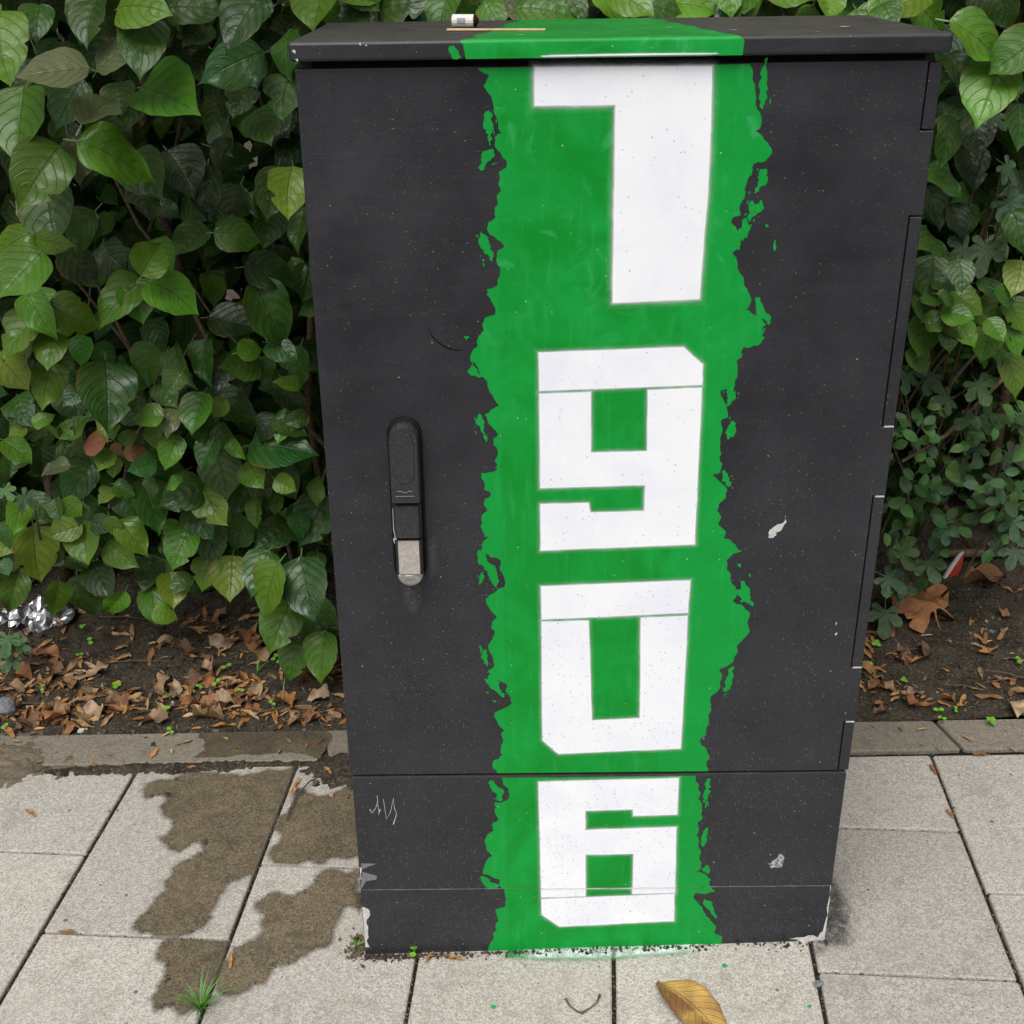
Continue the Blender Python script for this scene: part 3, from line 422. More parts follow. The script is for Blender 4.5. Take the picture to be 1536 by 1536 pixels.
def m_spray(name, col, strength=1.0):
    t = NT(name); co = t.co()
    at = t.n('ShaderNodeAttribute'); at.attribute_name = 'soft'
    g = t.noise(co, 900, 2, .7); g2 = t.noise(co, 45, 4, .7)
    a = t.math('MULTIPLY', t.math('POWER', at.outputs['Fac'], 1.3), strength)
    a = t.math('MULTIPLY', a, t.math('MULTIPLY', t.ramp(g, .30, .55), t.ramp(g2, .32, .55)))
    sh = t.bsdf(col, .7, .2, out=False)
    t.link(t.mixsh(a, t.n('ShaderNodeBsdfTransparent').outputs[0], sh), t.out.inputs[0])
    return t.m

def m_slab(name, base=(.435, .405, .36), wet=False):
    t = NT(name); co = t.co('Object')
    oi = t.n('ShaderNodeObjectInfo')
    mp = t.n('ShaderNodeMapping'); t.link(co, mp.inputs[0])
    cb = t.n('ShaderNodeCombineXYZ'); t.link(t.math('MULTIPLY', oi.outputs['Random'], 40), cb.inputs[0]); t.link(cb.outputs[0], mp.inputs['Location'])
    c = mp.outputs[0]
    fine = t.noise(c, 330, 3, .75)
    med = t.noise(c, 110, 3, .65)
    big = t.noise(c, 7, 5, .65, .5)
    cell = t.sep(t.voro(c, 400)[1])[0]
    fine = t.math('ADD', t.math('MULTIPLY', fine, .62), t.math('MULTIPLY', cell, .38 * .62))
    fine = t.math('ADD', fine, .072)
    lt = tuple(min(x * 1.33, .8) for x in base); dk = tuple(x * .5 for x in base); md = tuple(x * .84 for x in base)
    col = t.mix(t.ramp(fine, .40, .60), dk, lt)
    col = t.mix(.34 if not wet else .05, col, base)
    col = t.mix(t.math('MULTIPLY', t.ramp(med, .50, .68), .30), col, (base[0] * .55, base[1] * .5, base[2] * .42))
    col = t.mix(t.math('MULTIPLY', t.ramp(big, .48, .72), .45), col, md, 'MULTIPLY' if False else 'MIX')
    grime = t.math('MULTIPLY', t.ramp(t.noise(c, 14, 6, .75, .8), .52, .72), .50)
    col = t.mix(grime, col, (base[0] * .42, base[1] * .40, base[2] * .36))
    v = t.math('MULTIPLY_ADD', oi.outputs['Random'], .26, .86)
    hsv = t.n('ShaderNodeHueSaturation'); t.link(col, hsv.inputs['Color']); t.link(v, hsv.inputs['Value'])
    col = hsv.outputs[0]
    pit = specks(t, c, 55, .10, .80)
    col = t.mix(t.math('MULTIPLY', pit, .8), col, (.10, .09, .08))
    gum = specks(t, c, 13, .055, .72)
    col = t.mix(t.math('MULTIPLY', gum, .75), col, (.07, .065, .06))
    h = t.math('ADD', fine, t.math('MULTIPLY', med, .8))
    if wet:
        col = t.mix(t.math('MULTIPLY', t.ramp(t.noise(c, 11, 4, .6, .6), .42, .64), .40), col, (.23, .18, .105))
        col = t.mix(t.math('MULTIPLY', t.ramp(t.noise(c, 38, 6, .75, .6), .45, .68), .55), col, (.045, .036, .026))
        col = t.mix(t.math('MULTIPLY', t.ramp(t.noise(c, 240, 3, .7), .50, .60), .65), col, (.05, .042, .03))
        sh = t.bsdf(col, .5, .25, 0, t.bump(h, .7, .0014), out=False); soft_out(t, sh, 1.7)
    else:
        t.bsdf(col, .85, .25, 0, t.bump(h, .7, .0014))
    return t.m

def m_soil(name, a=(.026, .020, .014), b=(.082, .063, .045), c=(.21, .21, .155)):
    t = NT(name); co = t.co()
    n1 = t.noise(co, 18, 6, .7); n2 = t.noise(co, 160, 4, .7)
    col = t.mix(t.ramp(n1, .35, .68), a, b)
    col = t.mix(t.math('MULTIPLY', t.ramp(n2, .5, .72), .6), col, c)
    col = t.mix(t.math('MULTIPLY', specks(t, co, 120, .22, .84), .9), col, (.24, .21, .17))
    t.bsdf(col, .92, .15, 0, t.bump(t.math('ADD', n2, t.noise(co, 500, 3)), .9, .004))
    return t.m

def m_leaf(name, stuff=False, veins=5.8, gloss=.33, back=(.16, .21, .11)):
    t = NT(name)
    uv = t.n('ShaderNodeUVMap'); uv.uv_map = 'UVMap'
    x, y, _ = t.sep(uv.outputs[0])
    au = t.math('ABSOLUTE', t.math('MULTIPLY_ADD', x, 2.0, -1.0))
    if stuff:
        at = t.n('ShaderNodeAttribute'); at.attribute_name = 'tint'; base = at.outputs['Color']
        rnd = t.n('ShaderNodeNewGeometry').outputs['Random Per Island']
    else:
        oi = t.n('ShaderNodeObjectInfo'); base = oi.outputs['Color']; rnd = oi.outputs['Random']
    co = t.co('Object')
    s = t.math('SUBTRACT', y, t.math('MULTIPLY', t.math('POWER', au, 1.45), .40))
    fr = t.math('FRACT', t.math('MULTIPLY', s, veins))
    dv = t.math('ABSOLUTE', t.math('SUBTRACT', fr, .5))            # 0 on a vein
    inr = t.math('MULTIPLY', t.ramp(s, -.30, -.2), t.ramp(s, .74, .6))
    vein = t.math('MULTIPLY', t.ramp(dv, .012, .070, 1, 0), inr)
    mid = t.math('MULTIPLY', t.ramp(au, .012, .055, 1, 0), 1.0)
    vm = t.math('MAXIMUM', vein, mid)
    hsv = t.n('ShaderNodeHueSaturation'); t.link(base, hsv.inputs['Color'])
    t.link(t.math('MULTIPLY_ADD', rnd, .55, .72), hsv.inputs['Value'])
    t.link(t.math('MULTIPLY_ADD', t.math('FRACT', t.math('MULTIPLY', rnd, 7.31)), .035, .482), hsv.inputs['Hue'])
    col = hsv.outputs[0]
    blot = t.noise(co, 2.2 if not stuff else 25, 4, .6)
    col = t.mix(t.math('MULTIPLY', t.ramp(blot, .45, .75), .35), col, t.mix(.5, col, (.20, .27, .04)))
    col = t.mix(t.math('MULTIPLY', vm, .46), col, t.mix(.80, col, (.012, .035, .008)))
    col = t.mix(t.math('MULTIPLY', t.ramp(dv, .30, .5), .18), col, t.mix(.4, col, (.30, .42, .14)))
    edge = t.math('MULTIPLY', t.ramp(au, .86, 1.0), t.ramp(t.noise(co, 3.1 if not stuff else 40, 3), .56, .66))
    col = t.mix(t.math('MULTIPLY', edge, .8), col, (.16, .085, .03))
    sp = t.math('MULTIPLY', t.ramp(t.noise(co, 9 if not stuff else 90, 2), .72, .76), .7)
    col = t.mix(sp, col, (.13, .085, .035))
    bf = t.n('ShaderNodeNewGeometry').outputs['Backfacing']
    col = t.mix(t.math('MULTIPLY', bf, .55), col, back)
    hgt = t.math('ADD', t.math('MULTIPLY', t.math('SUBTRACT', 1.0, vm), .8), t.math('MULTIPLY', t.noise(co, 12 if not stuff else 200, 2), .18))
    nb = t.bump(hgt, .34, .0016 if stuff else .012)
    sh = t.bsdf(col, t.ramp(t.noise(co, 5 if not stuff else 60, 3), .3, .7, gloss - .08, gloss + .16), .10 if stuff else .42, 0, nb, out=False)
    tl = t.n('ShaderNodeBsdfTranslucent'); t.link(t.mix(.5, col, (.16, .30, .02)), tl.inputs['Color']); t.link(nb, tl.inputs['Normal'])
    t.link(t.mixsh(.14 if not stuff else .05, sh, tl.outputs[0]), t.out.inputs[0])
    return t.m

def m_simple(name, c1, c2, scale=60, rough=.7, spec=.3, metal=0.0, bump=.3, bd=.001, dist=0.0):
    t = NT(name); co = t.co(); g = t.noise(co, scale, 5, .6, dist)
    t.bsdf(t.mix(t.ramp(g, .35, .65), c1, c2), rough, spec, metal, t.bump(t.noise(co, scale * 3, 4), bump, bd)); return t.m

def m_dry(name, two=False):
    """dead leaf / seed: colour from the object, veined by UV"""
    t = NT(name); oi = t.n('ShaderNodeObjectInfo'); co = t.co()
    uv = t.n('ShaderNodeUVMap'); uv.uv_map = 'UVMap'; x, y, _ = t.sep(uv.outputs[0])
    au = t.math('ABSOLUTE', t.math('MULTIPLY_ADD', x, 2.0, -1.0))
    s = t.math('SUBTRACT', y, t.math('MULTIPLY', au, .22))
    dv = t.math('ABSOLUTE', t.math('SUBTRACT', t.math('FRACT', t.math('MULTIPLY', s, 11)), .5))
    vm = t.math('MAXIMUM', t.math('MULTIPLY', t.ramp(dv, .03, .14, 1, 0), .6), t.ramp(au, .02, .07, 1, 0))
    g = t.noise(co, 3.0, 5, .65)
    col = t.mix(t.ramp(g, .38, .68), oi.outputs['Color'], t.mix(.7, oi.outputs['Color'], (.10, .045, .02)))
    col = t.mix(t.math('MULTIPLY', vm, .45), col, t.mix(.6, col, (.55, .36, .13)))
    if two:
        col = t.mix(t.math('MULTIPLY', t.math('MULTIPLY', t.ramp(x, .44, .56), t.ramp(t.noise(co, 4, 4, .7), .36, .56)), .75), col, (.17, .075, .03))
        col = t.mix(t.math('MULTIPLY', t.ramp(au, .8, 1.0), .6), col, (.15, .06, .025))
    t.bsdf(col, .62, .3, 0, t.bump(t.math('ADD', vm, g), .5, .01)); return t.m

M = dict(
    black=m_black(), green=m_green(), white=m_white(), plastic=m_plastic(),
    slab=m_slab('pale_concrete_slab'), kerb=m_slab('kerb_concrete', (.215, .190, .150)),
    wet=m_slab('wet_concrete_stain', (.175, .142, .094), True),
    soil=m_soil('dark_soil'), dirt=m_soil('sandy_dirt', (.11, .088, .060), (.23, .185, .13), (.36, .30, .22)),
    joint=m_soil('joint_dirt', (.012, .010, .008), (.028, .024, .018), (.06, .05, .035)),
    leaf=m_leaf('dogwood_leaf'), leafm=m_leaf('dogwood_leaf_mass', True),
    maple=m_leaf('maple_leaf_surface', veins=5, gloss=.6), small=m_leaf('small_leaf_surface', veins=5, gloss=.55),
    smallm=m_leaf('small_leaf_mass', True, 5, .55),
    bark=m_simple('twig_bark', (.075, .05, .032), (.15, .115, .08), 120, .85, .2),
    dry=m_dry('dry_leaf'), dry2=m_dry('yellowing_leaf', True),
    void=m_simple('dark_gap_and_shade', (.006, .006, .006), (.012, .012, .012), 40, .8, .1),  # near-black for seams; also paints the shadow around the handle
    foil=m_simple('crumpled_foil', (.42, .42, .44), (.58, .58, .60), 50, .38, .5, 1.0, .35, .002),
    rock=m_simple('grey_stone', (.10, .105, .115), (.22, .225, .235), 70, .8, .3),
    chip=m_simple('bare_white_edge', (.42, .41, .39), (.60, .59, .57), 120, .8, .2),
    edge=m_simple('painted_edge_highlight', (.06, .06, .065), (.30, .30, .30), 40, .45, .4),  # pale tone for light caught on the base top edge, painted on
    grey=m_simple('rubbed_grey', (.14, .14, .145), (.2, .2, .2), 150, .6, .3),
    tape=m_simple('taupe_plate', (.33, .295, .27), (.46, .42, .39), 250, .34, .6),
    chrome=m_simple('worn_metal', (.45, .45, .44), (.62, .62, .6), 200, .28, .5, 1.0, .2),
    wood=m_simple('pale_wood', (.52, .35, .18), (.64, .47, .27), 90, .6, .3),
    paper=m_simple('off_white_paper', (.62, .60, .55), (.72, .70, .66), 200, .7, .2),
    print_=m_simple('grey_print', (.25, .26, .28), (.36, .36, .37), 900, .7, .2),
    char=m_simple('charred_end', (.006, .005, .005), (.05, .015, .008), 500, .9, .1),
    red=m_simple('red_print', (.42, .045, .02), (.5, .07, .03), 60, .35, .5),
    seedling=m_simple('seedling_green', (.11, .30, .02), (.17, .38, .03), 90, .5, .4),
    grass=m_simple('grass_green', (.06, .19, .025), (.12, .28, .05), 60, .5, .4),
    moss=m_simple('joint_moss', (.04, .06, .015), (.08, .10, .03), 200, .95, .1),
    sprayw=m_spray('white_overspray', (.70, .78, .74), 1.0), sprayg=m_spray('green_overspray', (.012, .30, .07), 1.0),
    spray_shadow=m_spray('dark_overspray_and_shadow', (.03, .03, .032), .75),  # black overspray with the soft shadow beside the cabinet painted in
    drop=m_simple('green_drip', (.01, .28, .06), (.02, .33, .08), 80, .5, .4),
)

# ------------------------------------------------------------ ground, pavement, kerb
mk('ground', *box(-150, 150, -150, 150, -.6, -.14), M['soil'], kind='structure')

def grid_sheet(x0, x1, y0, y1, st, zf):
    nx = int((x1 - x0) / st) + 1; ny = int((y1 - y0) / st) + 1
    X, Y = np.meshgrid(np.linspace(x0, x1, nx), np.linspace(y0, y1, ny))
    Z = zf(X, Y)
    v = np.stack([X, Y, Z], -1).reshape(-1, 3)
    i = np.arange(nx * ny).reshape(ny, nx)
    f = np.stack([i[:-1, :-1], i[:-1, 1:], i[1:, 1:], i[1:, :-1]], -1).reshape(-1, 4)
    return v, f.tolist()

def soil_z(X, Y):
    X = np.asarray(X, float); Y = np.asarray(Y, float)
    base = SLOPE * (X - W / 2) + .004
    n = (vnoise(X, Y, 6, 1) - .5) * .035 + (vnoise(X, Y, 30, 2) - .5) * .016 + (vnoise(X, Y, 95, 3, 2) - .5) * .008
    edge = np.clip((Y - kerb_back(X)) / .05, 0, 1)
    return base + n * (.25 + .75 * edge) + .025 * np.clip((Y - .85) / .5, 0, 1) - .004 * (1 - edge)

def kerb_front(x): return .528 - .030 * x
def kerb_back(x): return .632 - .032 * x
v, f = grid_sheet(-2.2, 2.8, .60, 2.6, .011, soil_z)
keep = v[:, 1] > -9
mk('soil', v, f, M['soil'], kind='structure', smooth=True)

# lumps and crumbs of soil
def lumps(n, pos, smin, smax, seed):
    r = np.random.default_rng(seed)
    bm = bmesh.new(); bmesh.ops.create_icosphere(bm, subdivisions=1, radius=1)
    bv = np.array([q.co[:] for q in bm.verts]); bf = np.array([[q.index for q in fc.verts] for fc in bm.faces]); bm.free()
    V = []; Fs = []
    for i in range(n):
        c = np.array(pos(r)); s = smin + (smax - smin) * r.random() ** 3
        q = bv * (1 + r.uniform(-.35, .35, (len(bv), 1))) * s * r.uniform(.6, 1.2, 3)
        V.append(q + c); Fs.append(bf + i * len(bv))
    return np.concatenate(V), np.concatenate(Fs).tolist()
def pos_soil(r):
    x = r.uniform(-1.1, 1.7); y = r.uniform(.60, 1.35); y = max(y, kerb_back(x) + .004)
    return (x, y, float(soil_z(x, y)) + .001)
v, f = lumps(5200, pos_soil, .0012, .0075, 11)
props(mk('soil_crumbs', *lumps(1500, pos_soil, .0012, .0052, 17), M['dirt']), 'pale dry crumbs of soil scattered between kerb and hedge', 'soil', None, 'stuff')
props(mk('soil_crumbs', v, f, M['soil']), 'loose dark crumbs of soil scattered between kerb and hedge', 'soil', None, 'stuff')

pave = empty('pavement', (0, 0, 0), kind='structure')
CX = [(-1.56, .1), (-1.23, .1), (-.90, .1), (-.568, .1), (-.2335, .085), (.087, .075), (.4065, .078), (.7265, .082), (1.035, .08), (1.35, .08), (1.67, .08), (1.99, .08), (2.31, .08)]
CUT = [[.29, -.18], [.02, -.44], [.292, -.18], [.061, -.40], [.214, -.255], [.30, -.215], [.25, -.235], [.272, -.080, -.53], [.082, -.39], [.27, -.2], [.07, -.4], [.25, -.2]]
def colx(i, y): return CX[i][0] + CX[i][1] * y
def bk(x): return kerb_front(x) - .012
GAP = .0036
def slab_mesh(c4, hs, th=.05):
    """c4: four corners (counter-clockwise, x,y); a worn arris round the top"""
    c4 = [Vector(c) for c in c4]
    ctr = sum(c4, Vector((0, 0))) / 4
    ring0, ring1, ring2 = [], [], []
    for rr, ins, dz in ((ring0, .0030, 0.0), (ring1, .0008, -.0016), (ring2, 0.0, -.0045)):
        for i in range(4):
            a, b, c = c4[i - 1], c4[i], c4[(i + 1) % 4]
            e1 = (b - a).normalized(); e2 = (c - b).normalized()
            n = Vector((-e1.y, e1.x)) + Vector((-e2.y, e2.x))
            q = b + n * ins
            for k in ((q - e1 * .006), (q + e2 * .006)):
                k2 = q * .45 + k * .55
                rr.append((k2.x, k2.y, gz(k2.x) + hs + dz))
    v = ring0 + ring1 + ring2 + [(a, b, c - th) for a, b, c in ring2]
    f = [tuple(range(8))]
    for L in range(3):
        for i in range(8):
            j = (i + 1) % 8
            f.append((L * 8 + j, L * 8 + i, (L + 1) * 8 + i, (L + 1) * 8 + j))
    return v, f
SLABS = {}
for i in range(len(CX) - 1):
    xm = (CX[i][0] + CX[i + 1][0]) / 2
    cuts = [None] + list(CUT[i])
    while cuts[-1] > -2.2: cuts.append(cuts[-1] - .47)
    for k in range(len(cuts) - 1):
        def yl(q, x): return bk(x) if q is None else q - .1 * (x - xm - .0)
        g = GAP * random.uniform(.7, 1.15); gy = .0022 * random.uniform(.7, 1.2)
        def corner(ci, q, sx, sy):
            y = yl(q, xm)
            for _ in range(4):
                x = colx(ci, y); y = yl(q, x)
            return (x + sx * g, y + sy * gy)
        c4 = [corner(i, cuts[k + 1], 1, 1), corner(i + 1, cuts[k + 1], -1, 1), corner(i + 1, cuts[k], -1, -1), corner(i, cuts[k], 1, -1)]
        hs = random.uniform(-.0008, .0008)
        v, f = slab_mesh(c4, hs)
        o = mk('paving_slab', v, f, M['slab'], pave)
        SLABS[(i, k)] = (o, hs)
# dirt that fills the joints
v, f = grid_sheet(-1.6, 2.4, -2.3, .60, .02, lambda X, Y: SLOPE * (X - W / 2) - .0075 + (vnoise(X, Y, 25, 5) - .5) * .006)
mk('joint_dirt', v, f, M['joint'], pave, smooth=True)
# bits of grit and moss lying in the joints
def pos_joint(r):
    if r.random() < .75:
        i = r.integers(2, 10); y = r.uniform(-.25, .5); x = colx(i, y) + r.normal(0, .0022)
    else:
        i = r.integers(2, 9); c = CUT[i][r.integers(0, 2)]; xm = (CX[i][0] + CX[i + 1][0]) / 2
        x = xm + r.uniform(-.15, .15); y = c - .1 * (x - xm) + r.normal(0, .0015)
    return (x, y, gz(x) - .0035 + r.uniform(-.002, .002))
v, f = lumps(1500, pos_joint, .0007, .0026, 12)
mk('joint_grit', v, f, M['dirt'], pave, kind='stuff')
v, f = lumps(420, pos_joint, .0010, .0030, 13)
mk('joint_moss', v, f, M['moss'], pave, kind='stuff')

def on_ground(dz): return lambda a, b: (a, b, gz(a) + dz)
def topslab(key, dz=.0008): return on_ground(SLABS[key][1] + dz)
def inset_slab(poly, key):
    me = SLABS[key][0].data
    q = [tuple(me.vertices[i].co[:2]) for i in (0, 2, 4, 6)]
    # keep the stain on its own slab: clip against the four slab edges
    n = 4
    for i in range(n):
        a, b = Vector(q[i]), Vector(q[(i + 1) % n]); e = (b - a).normalized(); nn = Vector((-e.y, e.x))
        out = []
        for j in range(len(poly)):
            p0, p1 = Vector(poly[j]), Vector(poly[(j + 1) % len(poly)])
            d0, d1 = (p0 - a).dot(nn), (p1 - a).dot(nn)
            if d0 >= 0: out.append(tuple(p0))
            if d0 * d1 < 0: out.append(tuple(p0 + (p1 - p0) * (d0 / (d0 - d1))))
        poly = out
    return poly
for pi, key in ((0, (3, 0)), (1, (3, 1)), (2, (4, 0)), (3, (4, 1))):
    poly = inset_slab(ragged(WET[pi], .34, 4), key)
    sheet('wet_stain', poly, topslab(key), M['wet'], SLABS[key][0], .013)

kerb = empty('kerb', (0, 0, 0), kind='structure')
KX = [(-2.14, 0), (-1.14, 0), (-.14, 0), (.50, 0), (1.128, 0), (2.128, 0)]
for i in range(len(KX) - 1):
    x0, x1 = KX[i][0] + .004, KX[i + 1][0] - .004
    sk = -.012 if i > 1 else .004
    c4 = [(x0 + sk * -1, kerb_front(x0)), (x1 - sk, kerb_front(x1)), (x1 + sk, kerb_back(x1)), (x0 + sk, kerb_back(x0))]
    v, f = slab_mesh(c4, .0025, .08)
    ko = mk('kerb_stone', v, f, M['kerb'], kerb)
    if i == 1:
        sheet('wet_stain', [(a, min(max(b, kerb_front(a) + .004), kerb_back(a) - .004)) for a, b in ragged(WET[4], .2, 3)], on_ground(.0033), m_slab('wet_kerb_stain', (.085, .070, .052), True), ko, .004)

def mound(name, cx, cy, rx, ry, h, mat, seed, **k):
    def zf(X, Y):
        d = np.sqrt(((X - cx) / rx) ** 2 + ((Y - cy) / ry) ** 2) + (vnoise(X, Y, 30, seed) - .5) * .9
        return SLOPE * (X - W / 2) + np.clip(1.05 - d, -.4, 1) * h + (vnoise(X, Y, 110, seed + 1, 3) - .5) * .010 - .002
    v, f = grid_sheet(cx - rx * 1.4, cx + rx * 1.4, cy - ry * 1.4, cy + ry * 1.4, .004, zf)
    return props(mk(name, v, f, mat, smooth=True), **k)
mound('dirt_patch', -.085, .50, .085, .075, .014, M['soil'], 21, label='damp brown dirt heaped between the kerb and the cabinet left side', cat='dirt', kind='stuff')
mound('dirt_patch', -.86, .57, .20, .10, .014, M['dirt'], 23, label='pale sandy dirt burying the left end of the kerb', cat='dirt', kind='stuff')
mound('dirt_patch', -.45, .527, .40, .020, .008, M['soil'], 25, label='thin strip of dirt along the kerb front on the left', cat='dirt', kind='stuff')

# ------------------------------------------------------------ the cabinet
cab = empty('utility_cabinet', (0, 0, 0), label='tall black street cabinet with torn green stripe and white stencilled number 1906', cat='cabinet')
NOTCH = [(1.2787, H2 - .002), (.9035, 1.177), (.532, .8027), (H1 + .004, .438)]
XN = .7352
body = mk('body', *box(.004, W - .004, .021, D, H1 - .01, H2 + .006), M['black'], cab)
zb, zt = H1 + .0042, H2
poly = [(-.0008, zb), (XN - .0012, zb)]
for z0, z1 in NOTCH[::-1]:
    if z0 > zb + .01: poly += [(W + .0008, z0 - .0012), (XN - .0012, z0 - .0012)]
    if z1 < zt - .01: poly += [(XN - .0012, z1 + .0012), (W + .0008, z1 + .0012)]
poly += [(XN - .0012, zt), (-.0008, zt)]
door = mk('door', *prism_xz(poly, 0, .019), M['black'], cab, bevel=.0014)
for z0, z1 in NOTCH:
    h = mk('hinge_cover', *box(XN + .0004, W + .0004, .0002, .020, z0 + .0008, z1 - .0008), M['black'], cab, bevel=.0012)
    for zz in ((z0,) if z1 > 1.3 else (z0, z1) if z0 > .5 else (z1,)):
        if zz < 1.1:
            mk('worn_or_lit_edge', *box(XN + .002, W - .0005, -.0004, .004, zz - .0008, zz + .0008), M['chip'], h)
plinth = mk('plinth', *box(.0015, W - .0015, 0, D - .005, .1264, H1 - .0012), M['black'], cab, bevel=.0016)
base = mk('base', *box(.0010, W - .0006, .0012, D - .008, -.035, .1258), M['black'], cab, bevel=.0016)
mk('worn_or_lit_edge', *box(.004, W - .003, .0004, .004, .1256, .1266), M['edge'], base)  # thin pale strip painting the light caught by the bevel
mk('worn_or_lit_edge', *box(.003, W - .003, -.0002, .004, H1 - .00105, H1 - .0006), M['black'], plinth)
mk('plinth_seam', *box(.008, W - .008, .010, D - .02, .1240, .1280), M['void'], cab)
mk('door_seam', *box(.012, W - .012, .012, .02, H1 - .004, H1 + .008), M['void'], cab)
lid = mk('lid', *box(-.0050, W + .0050, -OV, D + .012, H2 + .0085, H3), M['black'], cab, bevel=.0045, seg=4)
mk('dark_lid_gap', *box(.018, W - .018, .010, D - .01, H2 - .002, H2 + .0095), M['void'], cab)  # near-black block filling the gap under the lid

front = lambda y: (lambda a, b: (a, y, b))
rg = random.Random(3)
L_ = ragged([(SL[0][0], zt - .0015)] + SL[1:] + [(SL[-1][0], zb + .0012)], .17, 2, False, rg)
R_ = ragged([(SR[0][0], zt - .0015)] + SR[1:] + [(SR[-1][0], zb + .0012)], .17, 2, False, rg)
cl = lambda P, z0, z1: [(a, min(max(b, z0), z1)) for a, b in P]
sheet('painted_stripe', cl(L_, zb + .001, zt - .0012) + cl(R_, zb + .001, zt - .0012)[::-1], front(-.0004), M['green'], door)
PLr = ragged(PL, .17, 2, False, rg); PRr = ragged(PR, .17, 2, False, rg)
full = [(PL[0][0], H1 - .0028)] + PLr[1:-1] + [(PL[-1][0], -.03)] + [(PR[-1][0] + .01, -.03)] + PRr[::-1][:-1] + [(PR[0][0], H1 - .0028)]
full = cl(full, -.03, H1 - .0028)
sheet('painted_stripe', clip(full, 1, .1270, True), front(-.0004), M['green'], plinth)
sheet('painted_stripe', clip(full, 1, .1252, False), front(.0008), M['green'], base)
# flakes of green left where the masking tape tore
def flake_poly(cx, cz, w, h, tilt, r):
    n = 15
    ph = [r.uniform(0, 6) for _ in range(3)]
    P = []
    for i in range(n):
        a = 2 * math.pi * i / n
        rr = .5 * (1 + .22 * math.sin(2 * a + ph[0]) + .20 * math.sin(3 * a + ph[1]) + r.uniform(-.24, .16))
        x, z = math.cos(a) * w * rr, math.sin(a) * h * rr
        if z < 0: x *= .7
        t = math.radians(-tilt)
        P.append((cx + x * math.cos(t) - z * math.sin(t), cz + x * math.sin(t) + z * math.cos(t)))
    return ragged(P, .3, 2, True, r)
rf = random.Random(5)
for (x, z, w, h, tl) in FLAKES:
    P = flake_poly(x, z, w, h, tl, rf)
    if min(b for a, b in P) > zb + .003: sheet('paint_flake', P, front(-.0006), M['green'], door)
    elif z < .1262: 
        Q = clip(P, 1, .1236, False)
        sheet('paint_flake', Q, front(.0006), M['green'], base)
    else:
        Q = clip(clip(P, 1, H1 - .003, False), 1, .1282, True)
        sheet('paint_flake', Q, front(-.0006), M['green'], plinth)
    # crumbs of paint beside each flake
    for _ in range(3 if h > .02 else 0):
        cx, cz = x + rf.uniform(-.8, .8) * w, z + rf.uniform(-.7, .7) * h
        if zb + .01 < cz < 1.33 or .14 < cz < H1 - .01:
            sheet('paint_flake', flake_poly(cx, cz, w * .16, h * .13, tl, rf), front(-.0007 - .00005 * rf.random()), M['green'], door if cz > zb else plinth)
# the digits
def digit(polys, label, par, y=-.0008, zlo=-1, zhi=9, fr=.010):
    for pi_, P in enumerate(polys):
        P = clip(clip(P, 1, zlo, True), 1, zhi, False)
        if len(P) > 2:
            # extra points so that the soft edge follows the outline
            Q = []
            for i in range(len(P)):
                a, b = P[i], P[(i + 1) % len(P)]
                for k in range(4):
                    Q.append((a[0] + (b[0] - a[0]) * k / 4 + (rf.uniform(-.0003, .0003) if k else 0), a[1] + (b[1] - a[1]) * k / 4 + (rf.uniform(-.0003, .0003) if k else 0)))
            sheet('painted_digit', Q, front(y - .00007 * pi_), M['white'], par, fr, label=label)
digit(D1, 'white stencilled digit one', door, zhi=zt - .0015)
digit(D9, 'white stencilled digit nine', door, fr=.0075)
digit(D0, 'white stencilled digit nought', door, fr=.0075)
digit(D6, 'white stencilled digit six', plinth, zlo=.1270, zhi=H1 - .003, fr=.0075)
digit(D6, 'foot of the white stencilled digit six', base, y=.0004, zhi=.1252, fr=.0075)
# the stripe carried over the lid: follows the rounded front edge
prof = [(-OV - .0004, H2 + .0095), (-OV - .0004, H3 - .0046)]
for k in range(1, 7):
    a = math.pi / 2 * k / 6
    prof.append((-OV + .0045 - (.0049) * math.cos(a), H3 - .0045 + .0049 * math.sin(a)))
yy = -OV + .0045
while yy < D + .0:
    yy += .006; prof.append((yy, H3 + .0004))
def lidL(y, i):
    if i < 9: return [.1985, .1955, .193, .1925, .193, .1945, .196, .198, .200][i] + .0
    t = (y + .01) / (D + .01)
    return .200 + .045 * t + .012 * math.sin(t * 23) * .4 + (.02 * t) + rg.uniform(-.003, .003)
def lidR(y, i):
    if i < 9: return [.5155, .5165, .515, .5135, .512, .511, .510, .509, .508][i]
    t = (y + .01) / (D + .01)
    return .507 - .055 * t + .003 * math.sin(t * 31) + rg.uniform(-.002, .002)
v = []; f = []
NX = 24
for i, (y, z) in enumerate(prof):
    a, b = lidL(y, i), lidR(y, i)
    for k in range(NX + 1): v.append((a + (b - a) * k / NX, y, z))
for i in range(len(prof) - 1):
    for k in range(NX):
        q = i * (NX + 1) + k
        f.append((q, q + 1, q + NX + 2, q + NX + 1))
mk('painted_stripe', v, f, M['green'], lid, smooth=True)
sheet('paint_flake', ragged([(.1800, H2 + .0235), (.1845, H2 + .0245), (.1905, H2 + .015), (.1940, H2 + .0105), (.1830, H2 + .0102), (.1795, H2 + .017)], .2, 2, True, rf), front(-OV - .0004), M['green'], lid)
ws = [(.285 + .2 * k / 20, H2 + .0118 + .0008 * math.sin(math.pi * k / 20)) for k in range(21)] + [(.487 - .2 * k / 20, H2 + .0112) for k in range(21)]
sheet('white_overspray', ws, front(-OV - .0008), M['white'], lid, .0025)
